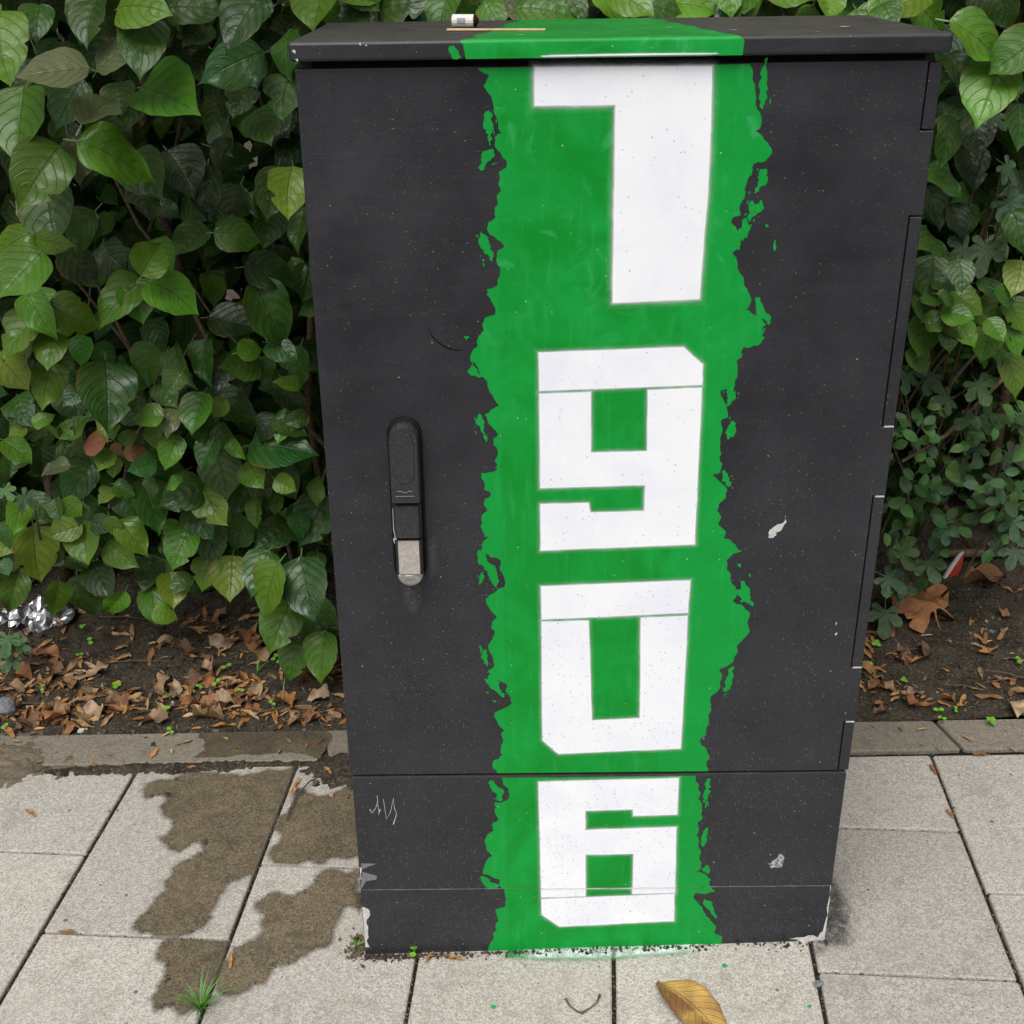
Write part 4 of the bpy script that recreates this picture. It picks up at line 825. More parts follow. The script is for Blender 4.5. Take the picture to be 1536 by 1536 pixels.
# bare, chipped or rubbed places
sheet('worn_or_lit_edge', clip(ragged(CHIPL, .2, 2, True, rf), 0, .0020, True), front(.0008), M['chip'], base)
sheet('worn_or_lit_edge', clip(ragged(CHIPR, .2, 2, True, rf), 0, W - .0014, False), front(.0008), M['chip'], base)
sheet('worn_or_lit_edge', clip(ragged(CHIPL2, .2, 1, True, rf), 0, .0030, True), front(-.0004), M['chip'], plinth)
sheet('rub_mark', TRI1, front(-.0004), M['grey'], plinth)
sheet('rub_mark', TRI2, front(-.0004), M['grey'], plinth)
sheet('paint_splash', ragged(BLOB, .25, 2, True, rf), front(-.0005), M['chip'], door)
sheet('paint_splash', ragged(BIRD, .25, 2, True, rf), front(-.0005), m_simple('smeared_splash', (.06, .06, .065), (.5, .5, .5), 220, .5, .3), plinth)
parts = []; cur = []
for q in SCRIB + [None]:
    if q is None:
        if len(cur) > 1: parts.append(tube([(a, -.0003, b) for a, b in cur], [.0004] * (len(cur) - 1) + [.0009], 5))
        cur = []
    else: cur.append(q)
mk('scratch_mark', *join(*parts), M['chip'], plinth)
arc = [(.1420 + .0, -.0002, 1.045), (.150, -.0002, 1.030), (.163, -.0002, 1.020), (.178, -.0002, 1.015), (.186, -.0002, 1.0155)]
mk('scratch_mark', *tube(arc, [.0003, .0008, .0010, .0009, .0003], 5), M['void'], door)
for (x, z, w_) in ((.7050, .606, .0025), (.7065, .589, .0030), (.1025, .98, .0012), (.3955, 1.115, .0022)):
    sheet('paint_splash', flake_poly(x, z, w_, w_ * 1.8, 10, rf), front(-.0009), M['chip'], door)
for (x, y, w_, h_) in ((.262, .05, .010, .004), (.66, .11, .016, .008), (.52, .08, .012, .004), (.45, .14, .008, .004), (.61, .03, .005, .003), (.34, .06, .01, .003)):
    sheet('paint_splash', flake_poly(x, y, w_, h_, 5, rf), lambda a, b: (a, b, H3 + .0007), M['chip'], lid)
for (x, z, w_) in ((.002, H3 - .010, .004), (.0048, H2 + .011, .003), (.078, H3 - .003, .003), (.085, H3 - .0045, .002)):
    sheet('paint_splash', flake_poly(x, z, w_, w_, 0, rf), front(-OV - .0005), M['chip'], lid)

# handle: a swing lever in its dished escutcheon
def capsule(cx, z0, z1, hw, n=10, taper=1.0):
    P = []
    for k in range(n + 1):
        a = math.pi * k / n; P.append((cx + hw * math.cos(a), z1 - hw + hw * math.sin(a)))
    for k in range(n + 1):
        a = math.pi + math.pi * k / n; P.append((cx + hw * taper * math.cos(a), z0 + hw * taper + hw * taper * math.sin(a)))
    return P
def loft(rings):
    """rings: list of (polygon, y) from the door outwards, closed at the front"""
    n = len(rings[0][0]); v = []; f = []
    for P, y in rings: v += [(a, y, b) for a, b in P]
    for r in range(len(rings) - 1):
        for i in range(n):
            j = (i + 1) % n
            f.append((r * n + i, r * n + j, (r + 1) * n + j, (r + 1) * n + i))
    f.append(tuple(range((len(rings) - 1) * n, len(rings) * n)))
    return v, f
hx = .1062
hd = empty('handle', (0, 0, 0)); hd.parent = cab
mk('escutcheon', *loft([(capsule(hx, .684, .9265, .0232), .001), (capsule(hx, .6845, .926, .0228), -0.0066), (capsule(hx, .687, .9235, .0205), -0.0085), (capsule(hx, .688, .9225, .0195), -0.0029)]), M['void'], hd, smooth=False)  # near-black colour paints the dark shadow around the lever
up = lambda ins, z0=.815: capsule(hx, z0 + ins, .9225 - ins, .0190 - ins)
def lever(z0, z1, hw0, hw1, ins, top_round):
    n = 8; P = []
    if top_round:
        for k in range(n + 1):
            a = math.pi * k / n; P.append((hx + (hw1 - ins) * math.cos(a), z1 - hw1 + (hw1 - ins) * math.sin(a)))
    else:
        P += [(hx + hw1 - ins, z1 - ins), (hx - hw1 + ins, z1 - ins)]
    P += [(hx - hw0 + ins, z0 + ins), (hx + hw0 - ins, z0 + ins)]
    return P
mk('lever_head', *loft([(lever(.8115, .923, .0200, .0200, 0, True), -0.0019), (lever(.8115, .923, .0200, .0200, .0002, True), -0.0190), (lever(.8125, .923, .0200, .0200, .0030, True), -0.0276), (lever(.8125, .923, .0200, .0200, .0020, True), -0.0294)]), M['plastic'], hd, smooth=False)
mk('thumb_pad', *loft([(capsule(hx - .0008, .8435, .9150, .0140), -0.0289), (capsule(hx - .0008, .8440, .9145, .0136), -0.0308), (capsule(hx - .0008, .8480, .9110, .0100), -0.0300), (capsule(hx - .0008, .8560, .9050, .0050), -0.0296)]), M['plastic'], hd)
mk('lever_mark', *box(hx - .0130, hx + .0115, -0.0308, -0.0285, .8242, .8250), M['grey'], hd)
mk('lever_mark', *join(box(hx - .0105, hx - .004, -0.0306, -0.0285, .8312, .8322), box(hx - .004, hx + .003, -0.0306, -0.0285, .8296, .8306), box(hx + .003, hx + .0095, -0.0306, -0.0285, .8312, .8322)), M['grey'], hd)
mk('lever_arm', *loft([(lever(.7565, .8112, .0195, .0195, 0, False), -0.0019), (lever(.7565, .8112, .0195, .0195, .0002, False), -0.0162), (lever(.7565, .8112, .0195, .0195, .0042, False), -0.0256)]), M['plastic'], hd)
mk('label_plate', *loft([(lever(.7010, .7560, .0185, .0190, 0, False), -0.0019), (lever(.7010, .7560, .0185, .0190, .0002, False), -0.0152), (lever(.7010, .7560, .0185, .0190, .0032, False), -0.0199)]), M['plastic'], hd)
mk('metal_plate', *loft([(lever(.7030, .7545, .0146, .0144, 0, False), -0.0198), (lever(.7030, .7545, .0146, .0144, .0004, False), -0.0218)]), M['tape'], hd)
nose = []
n = 12
def half(hw, zt_): return [(hx + hw * math.cos(math.pi + math.pi * k / n), zt_ + hw * 1.0 * math.sin(math.pi + math.pi * k / n)) for k in range(n + 1)]
mk('lock_nose', *loft([(half(.0190, .7005), .0), (half(.0186, .7005), -0.0133), (half(.0155, .7005), -0.0199), (half(.008, .7000), -0.0181)]), M['chrome'], hd, smooth=True)
mk('worn_or_lit_edge', *join(tube([(hx - .0195, -0.0076, .7560), (hx - .0205, -0.0076, .7500), (hx - .0195, -0.0076, .7440)], [.0008, .0016, .0007], 5), tube([(hx - .0192, -0.0171, .8010), (hx - .0195, -0.0156, .7700), (hx - .016, -0.0228, .7572)], [.0004, .0006, .0009], 5)), M['chip'], hd)

sheet('grime_smear', [(hx - .006, .676), (hx + .006, .676), (hx + .004, .650), (hx, .640), (hx - .004, .652)], front(-.0003), m_spray('pale_smear', (.30, .29, .28), .20), door, .012)
sheet('grime_smear', [(hx + .028, .74), (hx + .034, .75), (hx + .033, .70), (hx + .028, .69)], front(-.0003), m_spray('pale_smear_side', (.30, .29, .28), .12), door, .008)
# things lying on the lid
st = empty('wooden_stick', (.172, .136, H3), label='thin pale wooden stick lying flat on the cabinet lid', cat='stick')
ang = math.atan2(.110 - .136, .294 - .172)
sm = mk('stick', *box(0, .125, -.0035, .0035, .0006, .0032), M['wood'], st, bevel=.001); sm.rotation_euler = (0, 0, ang)
bt = empty('cigarette_butt', (.1775, .195, H3 + .0085), label='short white paper tube with charred end lying on the cabinet lid', cat='butt')
bt.rotation_euler = (0, 0, math.radians(-10))
def cyl(x0, x1, r0, r1, s=14):
    return tube([(x0, 0, 0), (x0 + (x1 - x0) * .5, 0, 0), (x1, 0, 0)], [r0, (r0 + r1) / 2, r1], s)
mk('paper_tube', *cyl(0, .028, .0082, .0080), M['paper'], bt, smooth=False)
mk('charred_end', *join(cyl(.028, .031, .0079, .0070), cyl(.031, .0335, .0062, .003)), M['char'], bt)
pv = [(xx, -math.cos(a) * .0084, math.sin(a) * .0084) for a in [-.35 + .17 * k for k in range(6)] for xx in (.007, .018)]
mk('printed_patch', pv, [(2 * k, 2 * k + 1, 2 * k + 3, 2 * k + 2) for k in range(5)], M['print_'], bt)

# ------------------------------------------------------------ leaves
PROF_D = [(0, .0), (.03, .15), (.08, .25), (.16, .325), (.28, .37), (.42, .372), (.56, .342), (.70, .275), (.81, .175), (.875, .095), (.93, .042), (.97, .016), (1, .0)]
PROF_S = [(0, .0), (.05, .13), (.18, .25), (.4, .32), (.6, .30), (.8, .2), (.93, .09), (1, .0)]
def leaf_arrays(nu, nv, prof, seed, curl=.25, fold=.2, veins=5.8, wid=1.0, bites=0, wav=.015, corr=.010, petiole=True):
    r = np.random.default_rng(seed)
    px, py = zip(*prof)
    t = np.linspace(0, 1, nv + 1) ** .92
    w = np.interp(t, px, py) * wid
    u = np.linspace(-1, 1, nu + 1)
    U, T = np.meshgrid(u, t)
    Wd = np.repeat(w[:, None], nu + 1, 1)
    side = 1 + r.uniform(-.10, .10) * np.sign(U)
    edge = 1 + .014 * np.sin(T * 31 + r.uniform(0, 6)) * np.abs(U) + .014 * np.sin(T * 17 + r.uniform(0, 6)) * np.abs(U)
    for _ in range(bites):
        tb, sb, wb, db = r.uniform(.35, .9), r.choice([-1, 1]), r.uniform(.02, .05), r.uniform(.15, .4)
        edge *= 1 - db * np.exp(-((T - tb) / wb) ** 2) * (U * sb > .25)
    X = U * Wd * side * edge
    bend = r.uniform(-.06, .06)
    X = X + bend * np.sin(T * 3.0)
    Y = T + .02 * np.abs(U) * 0
    s = T - .40 * np.abs(U) ** 1.45
    Z = fold * np.abs(U) ** 1.2 * Wd - curl * (T - .15) ** 2 - curl * .25 * np.abs(U) ** 2 * Wd
    Z += corr * np.cos(2 * np.pi * (s * veins)) * -1 * np.clip(1 - np.abs(U) ** 1.6, 0, 1) * np.clip(np.abs(U) * 6, 0, 1) * (T < .85)
    Z += wav * np.sin(T * r.uniform(6, 11) + r.uniform(0, 6)) * U + wav * 1.2 * np.sin(T * r.uniform(8, 13) + r.uniform(0, 6)) * np.abs(U) ** 2
    V = np.stack([X, Y, Z], -1).reshape(-1, 3)
    i = np.arange((nu + 1) * (nv + 1)).reshape(nv + 1, nu + 1)
    F = np.stack([i[:-1, :-1], i[:-1, 1:], i[1:, 1:], i[1:, :-1]], -1).reshape(-1, 4)
    uv = np.stack([U * .5 + .5, T], -1).reshape(-1, 2)
    if petiole:
        n = len(V)
        b = .014
        V = np.concatenate([V, [[-b, .04, -.004], [b, .04, -.004], [b * .8, -.16, -.09], [-b * .8, -.16, -.09]]])
        F = np.concatenate([F, [[n, n + 1, n + 2, n + 3]]])
        uv = np.concatenate([uv, [[.5, .02]] * 4])
    V[:, 1] -= .5
    return V, F, uv

def mesh_np(name, V, F, uv, mat, tint=None):
    me = bpy.data.meshes.new(name)
    n = len(V); m = len(F)
    me.vertices.add(n); me.vertices.foreach_set('co', V.astype(np.float32).ravel())
    me.loops.add(m * 4); me.loops.foreach_set('vertex_index', F.astype(np.int32).ravel())
    me.polygons.add(m); me.polygons.foreach_set('loop_start', np.arange(0, m * 4, 4, dtype=np.int32))
    ul = me.uv_layers.new(name='UVMap')
    ul.data.foreach_set('uv', uv[F.ravel()].astype(np.float32).ravel())
    if tint is not None:
        at = me.attributes.new('tint', 'FLOAT_COLOR', 'POINT')
        at.data.foreach_set('color', tint.astype(np.float32).ravel())
    me.materials.append(mat)
    me.update(calc_edges=True); me.validate()
    me.shade_smooth()
    return me

DOG = [mesh_np('dogwood_leaf', *leaf_arrays(10, 26, PROF_D, 100 + i, curl=[.25, .45, .15, .60, .35, .40, .10, .50, .30, .38][i], fold=[.15, .3, .4, .2, .1, .35, .25, .45, .2, .3][i], wid=[1.05, .98, 1.14, .92, 1.18, 1.05, 1.1, .85, 1.0, 1.08][i], bites=[0, 0, 0, 1, 0, 1, 0, 0, 0, 2][i], wav=[.01, .02, .012, .04, .01, .02, .014, .035, .02, .03][i], corr=[.012, .017, .013, .020, .012, .017, .013, .020, .016, .016][i]), M['leaf']) for i in range(10)]
SMALL = [mesh_np('small_leaf', *leaf_arrays(6, 10, PROF_S, 300 + i, curl=.15 + .1 * i, fold=.3, veins=5, wid=.98, corr=.004), M['small']) for i in range(3)]
COLS = dict(b=(.070, .178, .009), m=(.026, .086, .007), d=(.0065, .027, .0035), y=(.125, .195, .015), o=(.135, .155, .065), g=(.018, .078, .009), r=(.26, .105, .055))  # d: dark leaf green, also paints the shade inside the hedge

def maple_mesh(seed, mat=None):
    r = random.Random(seed)
    lobes = [(-110, .40), (-54, .62), (0, .78), (54, .62), (110, .40)]
    out = [(0, .0)]
    pts = [(-.05, -.02)]
    for k, (a, L) in enumerate(lobes):
        L *= r.uniform(.92, 1.08); a += r.uniform(-5, 5)
        def P(an, d): return (math.sin(math.radians(an)) * d, math.cos(math.radians(an)) * d)
        pts += [P(a - 21, L * .62), P(a - 19, L * .80), P(a - 10, L * .92), P(a, L), P(a + 10, L * .92), P(a + 19, L * .80), P(a + 21, L * .62)]
        if k < 4: pts.append(P((a + lobes[k + 1][0]) / 2, .34))
    pts.append((.05, -.02))
    z = lambda a, b: -.28 * (a * a + (b - .1) ** 2) + .06 * math.sin(6 * math.atan2(a, b + .001)) * math.hypot(a, b)
    n = len(pts)
    V = [(0, .12, .0)] + [(a * .5, b * .5 + .06, z(a, b) * .6) for a, b in pts] + [(a, b, z(a, b)) for a, b in pts]
    F = [(0, 1 + (i + 1) % n, 1 + i) for i in range(n)] + [(1 + i, 1 + (i + 1) % n, 1 + n + (i + 1) % n, 1 + n + i) for i in range(n)]
    k0 = len(V)
    V += [(-.012, .0, 0), (.012, .0, 0), (.01, -.35, -.12), (-.01, -.35, -.12)]
    F.append((k0, k0 + 1, k0 + 2, k0 + 3))
    me = bpy.data.meshes.new('maple_leaf'); me.from_pydata(V, [], F)
    ul = me.uv_layers.new(name='UVMap')
    for lp in me.loops:
        a, b, _ = V[lp.vertex_index]
        an = math.degrees(math.atan2(a, b)); near = min(lobes, key=lambda q: abs(q[0] - an))[0]
        d = abs(an - near) / 32
        ul.data[lp.index].uv = (.5 + .5 * d, .3 + .6 * math.hypot(a, b))
    me.materials.append(mat or M['maple']); me.shade_smooth(); me.update()
    return me
MAPLE = [maple_mesh(i) for i in range(4)]

def leaf_matrix(P, L, ang, nrm):
    """ang: direction of the tip seen from the street, 0 = right, 90 = down"""
    n = Vector(nrm).normalized()
    ex = Vector((1, 0, 0)); ex = (ex - n * ex.dot(n)).normalized()
    ey = n.cross(ex)
    a = math.radians(ang)
    tip = (ex * math.cos(a) - ey * math.sin(a)).normalized()
    x = tip.cross(n)
    m = Matrix(((x.x, tip.x, n.x, P[0]), (x.y, tip.y, n.y, P[1]), (x.z, tip.z, n.z, P[2]), (0, 0, 0, 1)))
    return m @ Matrix.Diagonal((L, L, L, 1))

rl = random.Random(21)
def put_leaf(root, meshes, P, L, ang, col, jit=.36, up=.66):
    o = bpy.data.objects.new('leaf', rl.choice(meshes))
    nrm = (rl.gauss(0, jit), -.78, up + rl.gauss(0, jit))
    Q = (P[0] - root.location.x, P[1] - root.location.y, P[2] - root.location.z)
    o.matrix_basis = leaf_matrix(Q, L, ang, nrm)
    k = rl.uniform(.85, 1.15)
    o.color = (*[c * k for c in col], 1)
    COL.objects.link(o); o.parent = root
    return o

def mass(root, name, src, n, pos, Lr, mat, mix, seed, up=.6, jit=.42):
    """leaves behind the outermost ones, too many to pick apart: one part"""
    r = np.random.default_rng(seed)
    V0, F0, uv0 = src
    nv = len(V0)
    Vs = np.empty((n, nv, 3)); T = np.empty((n, nv, 4)); 
    k = 0
    cols = [COLS[c] for c in mix]  # mixes heavy in d put the hedge's inner shade into leaf colour
    while k < n:
        P = pos(r)
        if P is None: continue
        L = r.uniform(*Lr)
        m = leaf_matrix((P[0] - root.location.x, P[1] - root.location.y, P[2] - root.location.z), L, r.normal(80, 60), (r.normal(0, jit), -.78, up + r.normal(0, jit)))
        A = np.array(m)
        Vs[k] = V0 @ A[:3, :3].T + A[:3, 3]
        T[k] = (*np.array(cols[r.integers(len(cols))]) * r.uniform(.8, 1.2), 1)
        k += 1
    F = (F0[None] + (np.arange(n) * nv)[:, None, None]).reshape(-1, 4)
    me = mesh_np(name, Vs.reshape(-1, 3), F, np.tile(uv0, (n, 1)), mat, T.reshape(-1, 4))
    return props(link_mesh(name, me, root), kind='stuff')

def hedge_y(z):
    return .30 + .60 * min(1, max(0, (1.43 - z) / 1.3)) ** 1.25
def branches(root, n, xr, yr, zr, seed, r0=.006, toward=(-.3, .35)):
    r = random.Random(seed)
    for _ in range(n):
        x, y, z = r.uniform(*xr), r.uniform(*yr), r.uniform(*zr)
        tx, tz = x + r.uniform(*toward), z + r.uniform(.25, .75)
        ty = y - r.uniform(.05, .35)
        pts = []; 
        for k in range(7):
            t = k / 6
            pts.append((x + (tx - x) * t + r.uniform(-.012, .012) - root.location.x, y + (ty - y) * t ** 1.4 + r.uniform(-.012, .012) - root.location.y, z + (tz - z) * t + r.uniform(-.01, .01) - root.location.z))
        mk('branch', *tube(pts, [r0 * (1 - .75 * k / 6) for k in range(7)], 5), M['bark'], root, smooth=True)
def stems(root, pts_list):
    for pts, r0, r1 in pts_list:
        n = len(pts)
        mk('stem', *tube([(a - root.location.x, b - root.location.y, c - root.location.z) for a, b, c in pts], [r0 + (r1 - r0) * i / (n - 1) for i in range(n)], 6), M['bark'], root, smooth=True)

LO = leaf_arrays(4, 7, PROF_D, 900, curl=.25, fold=.3, corr=.0, petiole=False)
LOS = leaf_arrays(2, 4, PROF_S, 901, curl=.2, fold=.3, wid=.98, corr=.0, petiole=False)

# --- left of the cabinet
sl = empty('dogwood_shrub', (-.55, 1.35, gz(-.55)), label='dense dogwood shrub with large veined green leaves left of the cabinet', cat='shrub')
for (x, y, z, L, a, c) in HL: put_leaf(sl, DOG, (x, y, z), L, a, COLS[c])
nh = len(HL)
k = 0
while k < 234 - nh:
    z = rl.uniform(.16, 1.5); x = rl.uniform(-1.02, .0); y = hedge_y(z) + rl.uniform(.08, .34)
    if x > -.12: y = max(y, .40)
    put_leaf(sl, DOG, (x, y, z), rl.uniform(.048, .086), rl.gauss(80, 60), COLS[rl.choice('bmmddddd')], .42); k += 1  # mostly d, so the gaps carry painted shade
for _ in range(62):
    z = rl.uniform(.2, .78); x = rl.uniform(-.98, -.14)
    put_leaf(sl, DOG, (x, hedge_y(z) + rl.uniform(.0, .10), z), rl.uniform(.042, .066), rl.gauss(80, 60), COLS[rl.choice('bbmmmgy')], .42)
def pos_left(r):
    q = r.random()
    if q < .17: return (r.uniform(-1.5, .05), r.uniform(1.22, 1.7), r.uniform(.0, .45))  # low dark leaves painting the shade under the hedge
    if q < .32: return (r.uniform(-1.9, .02), r.uniform(-.02, .9), r.uniform(1.62, 2.25))      # unseen crown overhang, added above the frame to shade the hedge below
    z = r.uniform(.10, 2.15); x = r.uniform(-2.0, .08)
    y = hedge_y(z) + .42 + .95 * r.random() ** .9
    if z < .2 and y < 1.1: return None
    if -.06 < x < .8 and y < .40 and z < 1.45: return None
    return (x, y, z)
mass(sl, 'inner_foliage', LO, 5600, pos_left, (.06, .095), M['leafm'], 'mddddd', 31)  # inner leaves coloured near black to stand for interior shade
branches(sl, 14, (-1.1, -.1), (1.0, 1.3), (.1, .9), 41)
stems(sl, [([(-.9, 1.3, -.03), (-.88, 1.25, .4), (-.8, 1.15, .9), (-.7, .9, 1.4)], .016, .006), ([(-.5, 1.38, -.03), (-.45, 1.3, .5), (-.5, 1.1, 1.1), (-.35, .85, 1.7)], .018, .006), ([(-.2, 1.3, -.02), (-.22, 1.2, .5), (-.15, 1.05, 1.0)], .014, .006),
           ([(-.245, 1.02, -.01), (-.25, 1.0, .07), (-.243, .985, .16), (-.26, .97, .3)], .006, .004)])

# --- behind the cabinet
sb_ = empty('dogwood_shrub', (.42, 1.1, gz(.42)), label='dogwood shrub standing behind the cabinet, its leaves showing above the lid', cat='shrub')
for (x, y, z, L, a, c) in HT: put_leaf(sb_, DOG, (x, y, z), L, a, COLS[c])
for _ in range(150):
    z = rl.uniform(1.30, 1.75); x = rl.uniform(-.02, .85)
    put_leaf(sb_, DOG, (x, rl.uniform(.46, .62), z), rl.uniform(.06, .09), rl.gauss(80, 45), COLS[rl.choice('bbmmmgd')], .34)
def pos_mid(r):
    z = r.uniform(.3, 2.2); x = r.uniform(-.05, .95); y = r.uniform(.52, 1.35) if z > .9 else r.uniform(.7, 1.4)
    return (x, y, z)
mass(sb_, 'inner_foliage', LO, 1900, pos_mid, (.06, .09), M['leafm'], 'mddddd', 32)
branches(sb_, 8, (.05, .8), (.8, 1.1), (.7, 1.2), 42)

# --- right of the cabinet
sr = empty('dogwood_shrub', (1.3, 1.2, gz(1.3)), label='dogwood shrub with bright leaves at the upper right beside the cabinet', cat='shrub')
for (x, y, z, L, a, c) in HR: put_leaf(sr, DOG, (x, y, z), L, a, COLS[c], .22)
for _ in range(80):
    z = rl.uniform(.78, 1.62); x = rl.uniform(.82, 1.5); y = .50 + .35 * max(0, 1.4 - z) + rl.uniform(.10, .42)
    put_leaf(sr, DOG, (x, y, z), rl.uniform(.05, .085), rl.gauss(75, 50), COLS[rl.choice('mmmddg')], .36)
def pos_right(r):
    if r.random() < .14: return (r.uniform(.85, 2.3), r.uniform(.1, .9), r.uniform(1.65, 2.25))  # unseen overhang out of frame, put in to shade the leaves below
    z = r.uniform(.75, 2.2); x = r.uniform(.80, 2.4)
    y = (.92 + .4 * max(0, 1.4 - z) if z < 1.7 else .45) + .9 * r.random() ** .8
    return (x, y, z)
mass(sr, 'inner_foliage', LO, 3200, pos_right, (.055, .09), M['leafm'], 'mdddddd', 33)
branches(sr, 12, (.9, 1.5), (.9, 1.2), (.5, 1.0), 43, .005)
stems(sr, [([(1.34, 1.05, .3), (1.30, .95, .7), (1.24, .80, 1.02), (1.135, .62, 1.19), (1.10, .58, 1.32), (1.12, .55, 1.5)], .013, .006),
           ([(1.6, 1.2, .1), (1.5, 1.1, .5), (1.38, .95, .75), (1.12, .78, .58), (1.02, .72, .55)], .008, .003)])

# --- low shrub with small oval leaves
ss = empty('honeysuckle_shrub', (1.25, 1.15, gz(1.25)), label='low straggly shrub with small oval leaves beside the cabinet right edge', cat='shrub')
for (x, y, z, L, a, c) in HS: put_leaf(ss, SMALL, (x, y, z), L, a, {'b': (.045, .135, .022), 'm': (.032, .10, .02), 'g': (.05, .12, .055)}[c], .3)
def pos_small(r):
    z = r.uniform(.12, .85); x = r.uniform(.88, 2.1); y = .78 + .42 * (1 - z) + r.uniform(.18, .7)
    return (x, y, z)
mass(ss, 'inner_foliage', LOS, 2600, pos_small, (.020, .031), M['smallm'], 'ddddm', 34)
def pos_back(r):
    return (r.uniform(.78, 2.5), r.uniform(1.35, 1.75), r.uniform(.02, 1.0))
mass(ss, 'outer_foliage', LO, 900, pos_back, (.06, .09), M['leafm'], 'dddd', 36)
branches(ss, 22, (.92, 1.6), (.98, 1.25), (.05, .45), 44, .0035, (-.25, .3))
stems(ss, [([(1.52, 1.02, .45), (1.40, .92, .56), (1.31, .86, .66), (1.28, .82, .74)], .0035, .002), ([(1.45, .85, .50), (1.33, .82, .62), (1.24, .80, .72)], .003, .0015),
           ([(1.30, 1.0, .22), (1.22, .98, .33), (1.17, .95, .42)], .008, .005)])

# --- maple saplings with lobed blue-green leaves
def maple_plant(heads, base, label, colr):
    r_ = empty('maple_sapling', base, label=label, cat='sapling')
    for (x, y, z, L, a) in heads:
        put_leaf(r_, MAPLE, (x, y, z), L * .80, a, [c * rl.uniform(.85, 1.2) for c in colr], .22)
    for (x, y, z, L, a) in heads[::2]:
        stems(r_, [([(x + .12 * (base[0] - x), base[1] - (base[1] - y) * .55, z * .6), (x + .02, y + .07, z - .07), (x, y + .012, z)], .003, .0012)])
    return r_
maple_plant(HM, (1.3, 1.1, gz(1.3)), 'maple sapling with lobed blue green leaves low at the right', (.045, .095, .042))
maple_plant(HML, (-.98, 1.05, gz(-.98)), 'small maple sapling with lobed leaves at the left edge', (.045, .105, .040))

# --- rear of the planting, out of focus behind everything
def pos_rear(r):
    return (r.uniform(-2.4, 2.9), r.uniform(1.6, 2.3), r.uniform(.0, 2.3))
rear = empty('hedge', (.3, 1.95, 0), label='deep shaded hedge foliage filling the gaps behind the nearer shrubs', cat='hedge')
mass(rear, 'foliage', LO, 7500, pos_rear, (.08, .12), M['leafm'], 'dddd', 35, .3, .5)  # all d: depth shade painted into these leaves

# ------------------------------------------------------------ litter on the soil
def dry_arrays(seed, wid, curl, fold, nu=6, nv=9, prof=PROF_D, wav=.05): return leaf_arrays(nu, nv, prof, seed, curl=curl, fold=fold, wid=wid, wav=wav, corr=.006, petiole=False, bites=1)
PROF_W = [(0, .02), (.08, .055), (.2, .07), (.35, .10), (.55, .115), (.75, .10), (.9, .06), (1, .0)]
SEEDM = [mesh_np('fallen_seed', *leaf_arrays(4, 7, PROF_W, 500 + i, curl=[.1, -.12, .22, .02][i], fold=[.4, .2, .5, .7][i], wav=.03, corr=0, petiole=False), M['dry']) for i in range(4)]
DRYM = [mesh_np('dry_leaf', *dry_arrays(520 + i, [.9, .7, 1.1, .6, 1.0][i], [.5, -.5, .3, .8, -.3][i], [.8, .5, 1.0, 1.2, -.4][i], wav=.09), M['dry']) for i in range(5)]
rs = random.Random(77)
SEEDC = [(.46, .22, .07), (.54, .28, .10), (.36, .16, .05), (.30, .15, .065), (.52, .34, .17), (.40, .25, .13)]
def ground_z(x, y):
    if y > kerb_back(x): return float(soil_z(x, y))
    return gz(x) + (.0035 if y > kerb_front(x) else .001)
def lay(name, me, x, y, L, rz, col, lift=.004, tilt=.25, **k):
    o = bpy.data.objects.new(name, me)
    COL.objects.link(o)
    o.location = (x, y, ground_z(x, y) + lift)
    o.rotation_euler = (rs.uniform(-tilt, tilt), rs.uniform(-tilt, tilt), rz)
    o.scale = (L, L, L)
    o.color = (*col, 1)
    return props(o, **k)
def where(x, y):
    side = 'left' if x < .3 else 'right'
    return ('on soil by the kerb, %s of cabinet' if y < kerb_back(x) + .12 else 'on soil under the hedge, %s of cabinet') % side
def litter_xy():
    while True:
        x = rs.uniform(-1.05, 1.65); y = rs.triangular(.62, 1.2, .70)
        if -.02 < x < .82: continue
        if x > .8 and rs.random() < .55: continue
        if y < kerb_back(x) + .005: continue
        c = float(vnoise(np.array([x]), np.array([y]), 9.0, 44, 2)[0])
        if c < .5 and rs.random() < .8: continue
        return x, y
for _ in range(285):
    x, y = litter_xy()
    lay('fallen_seed', rs.choice(SEEDM), x, y, rs.uniform(.032, .066), rs.uniform(0, 6.28), SEEDC[(ci := rs.randrange(6))], .005, .35, label='%s winged seed lying %s' % (('orange brown', 'light orange', 'reddish brown', 'dark brown', 'pale tan', 'dull tan')[ci], where(x, y)), cat='seed', group='winged seeds fallen on the soil')
for _ in range(120):
    x, y = litter_xy()
    lay('dry_leaf', rs.choice(DRYM), x, y, rs.uniform(.024, .075), rs.uniform(0, 6.28), [(.24, .13, .07), (.36, .24, .14), (.18, .10, .06), (.44, .32, .21), (.36, .15, .06)][(ci := rs.randrange(5))], .005, .4, label='small crumpled %s leaf scrap %s' % (('brown', 'light brown', 'dark brown', 'beige', 'rusty')[ci], where(x, y)), cat='leaf', group='small dry leaf scraps on the soil')
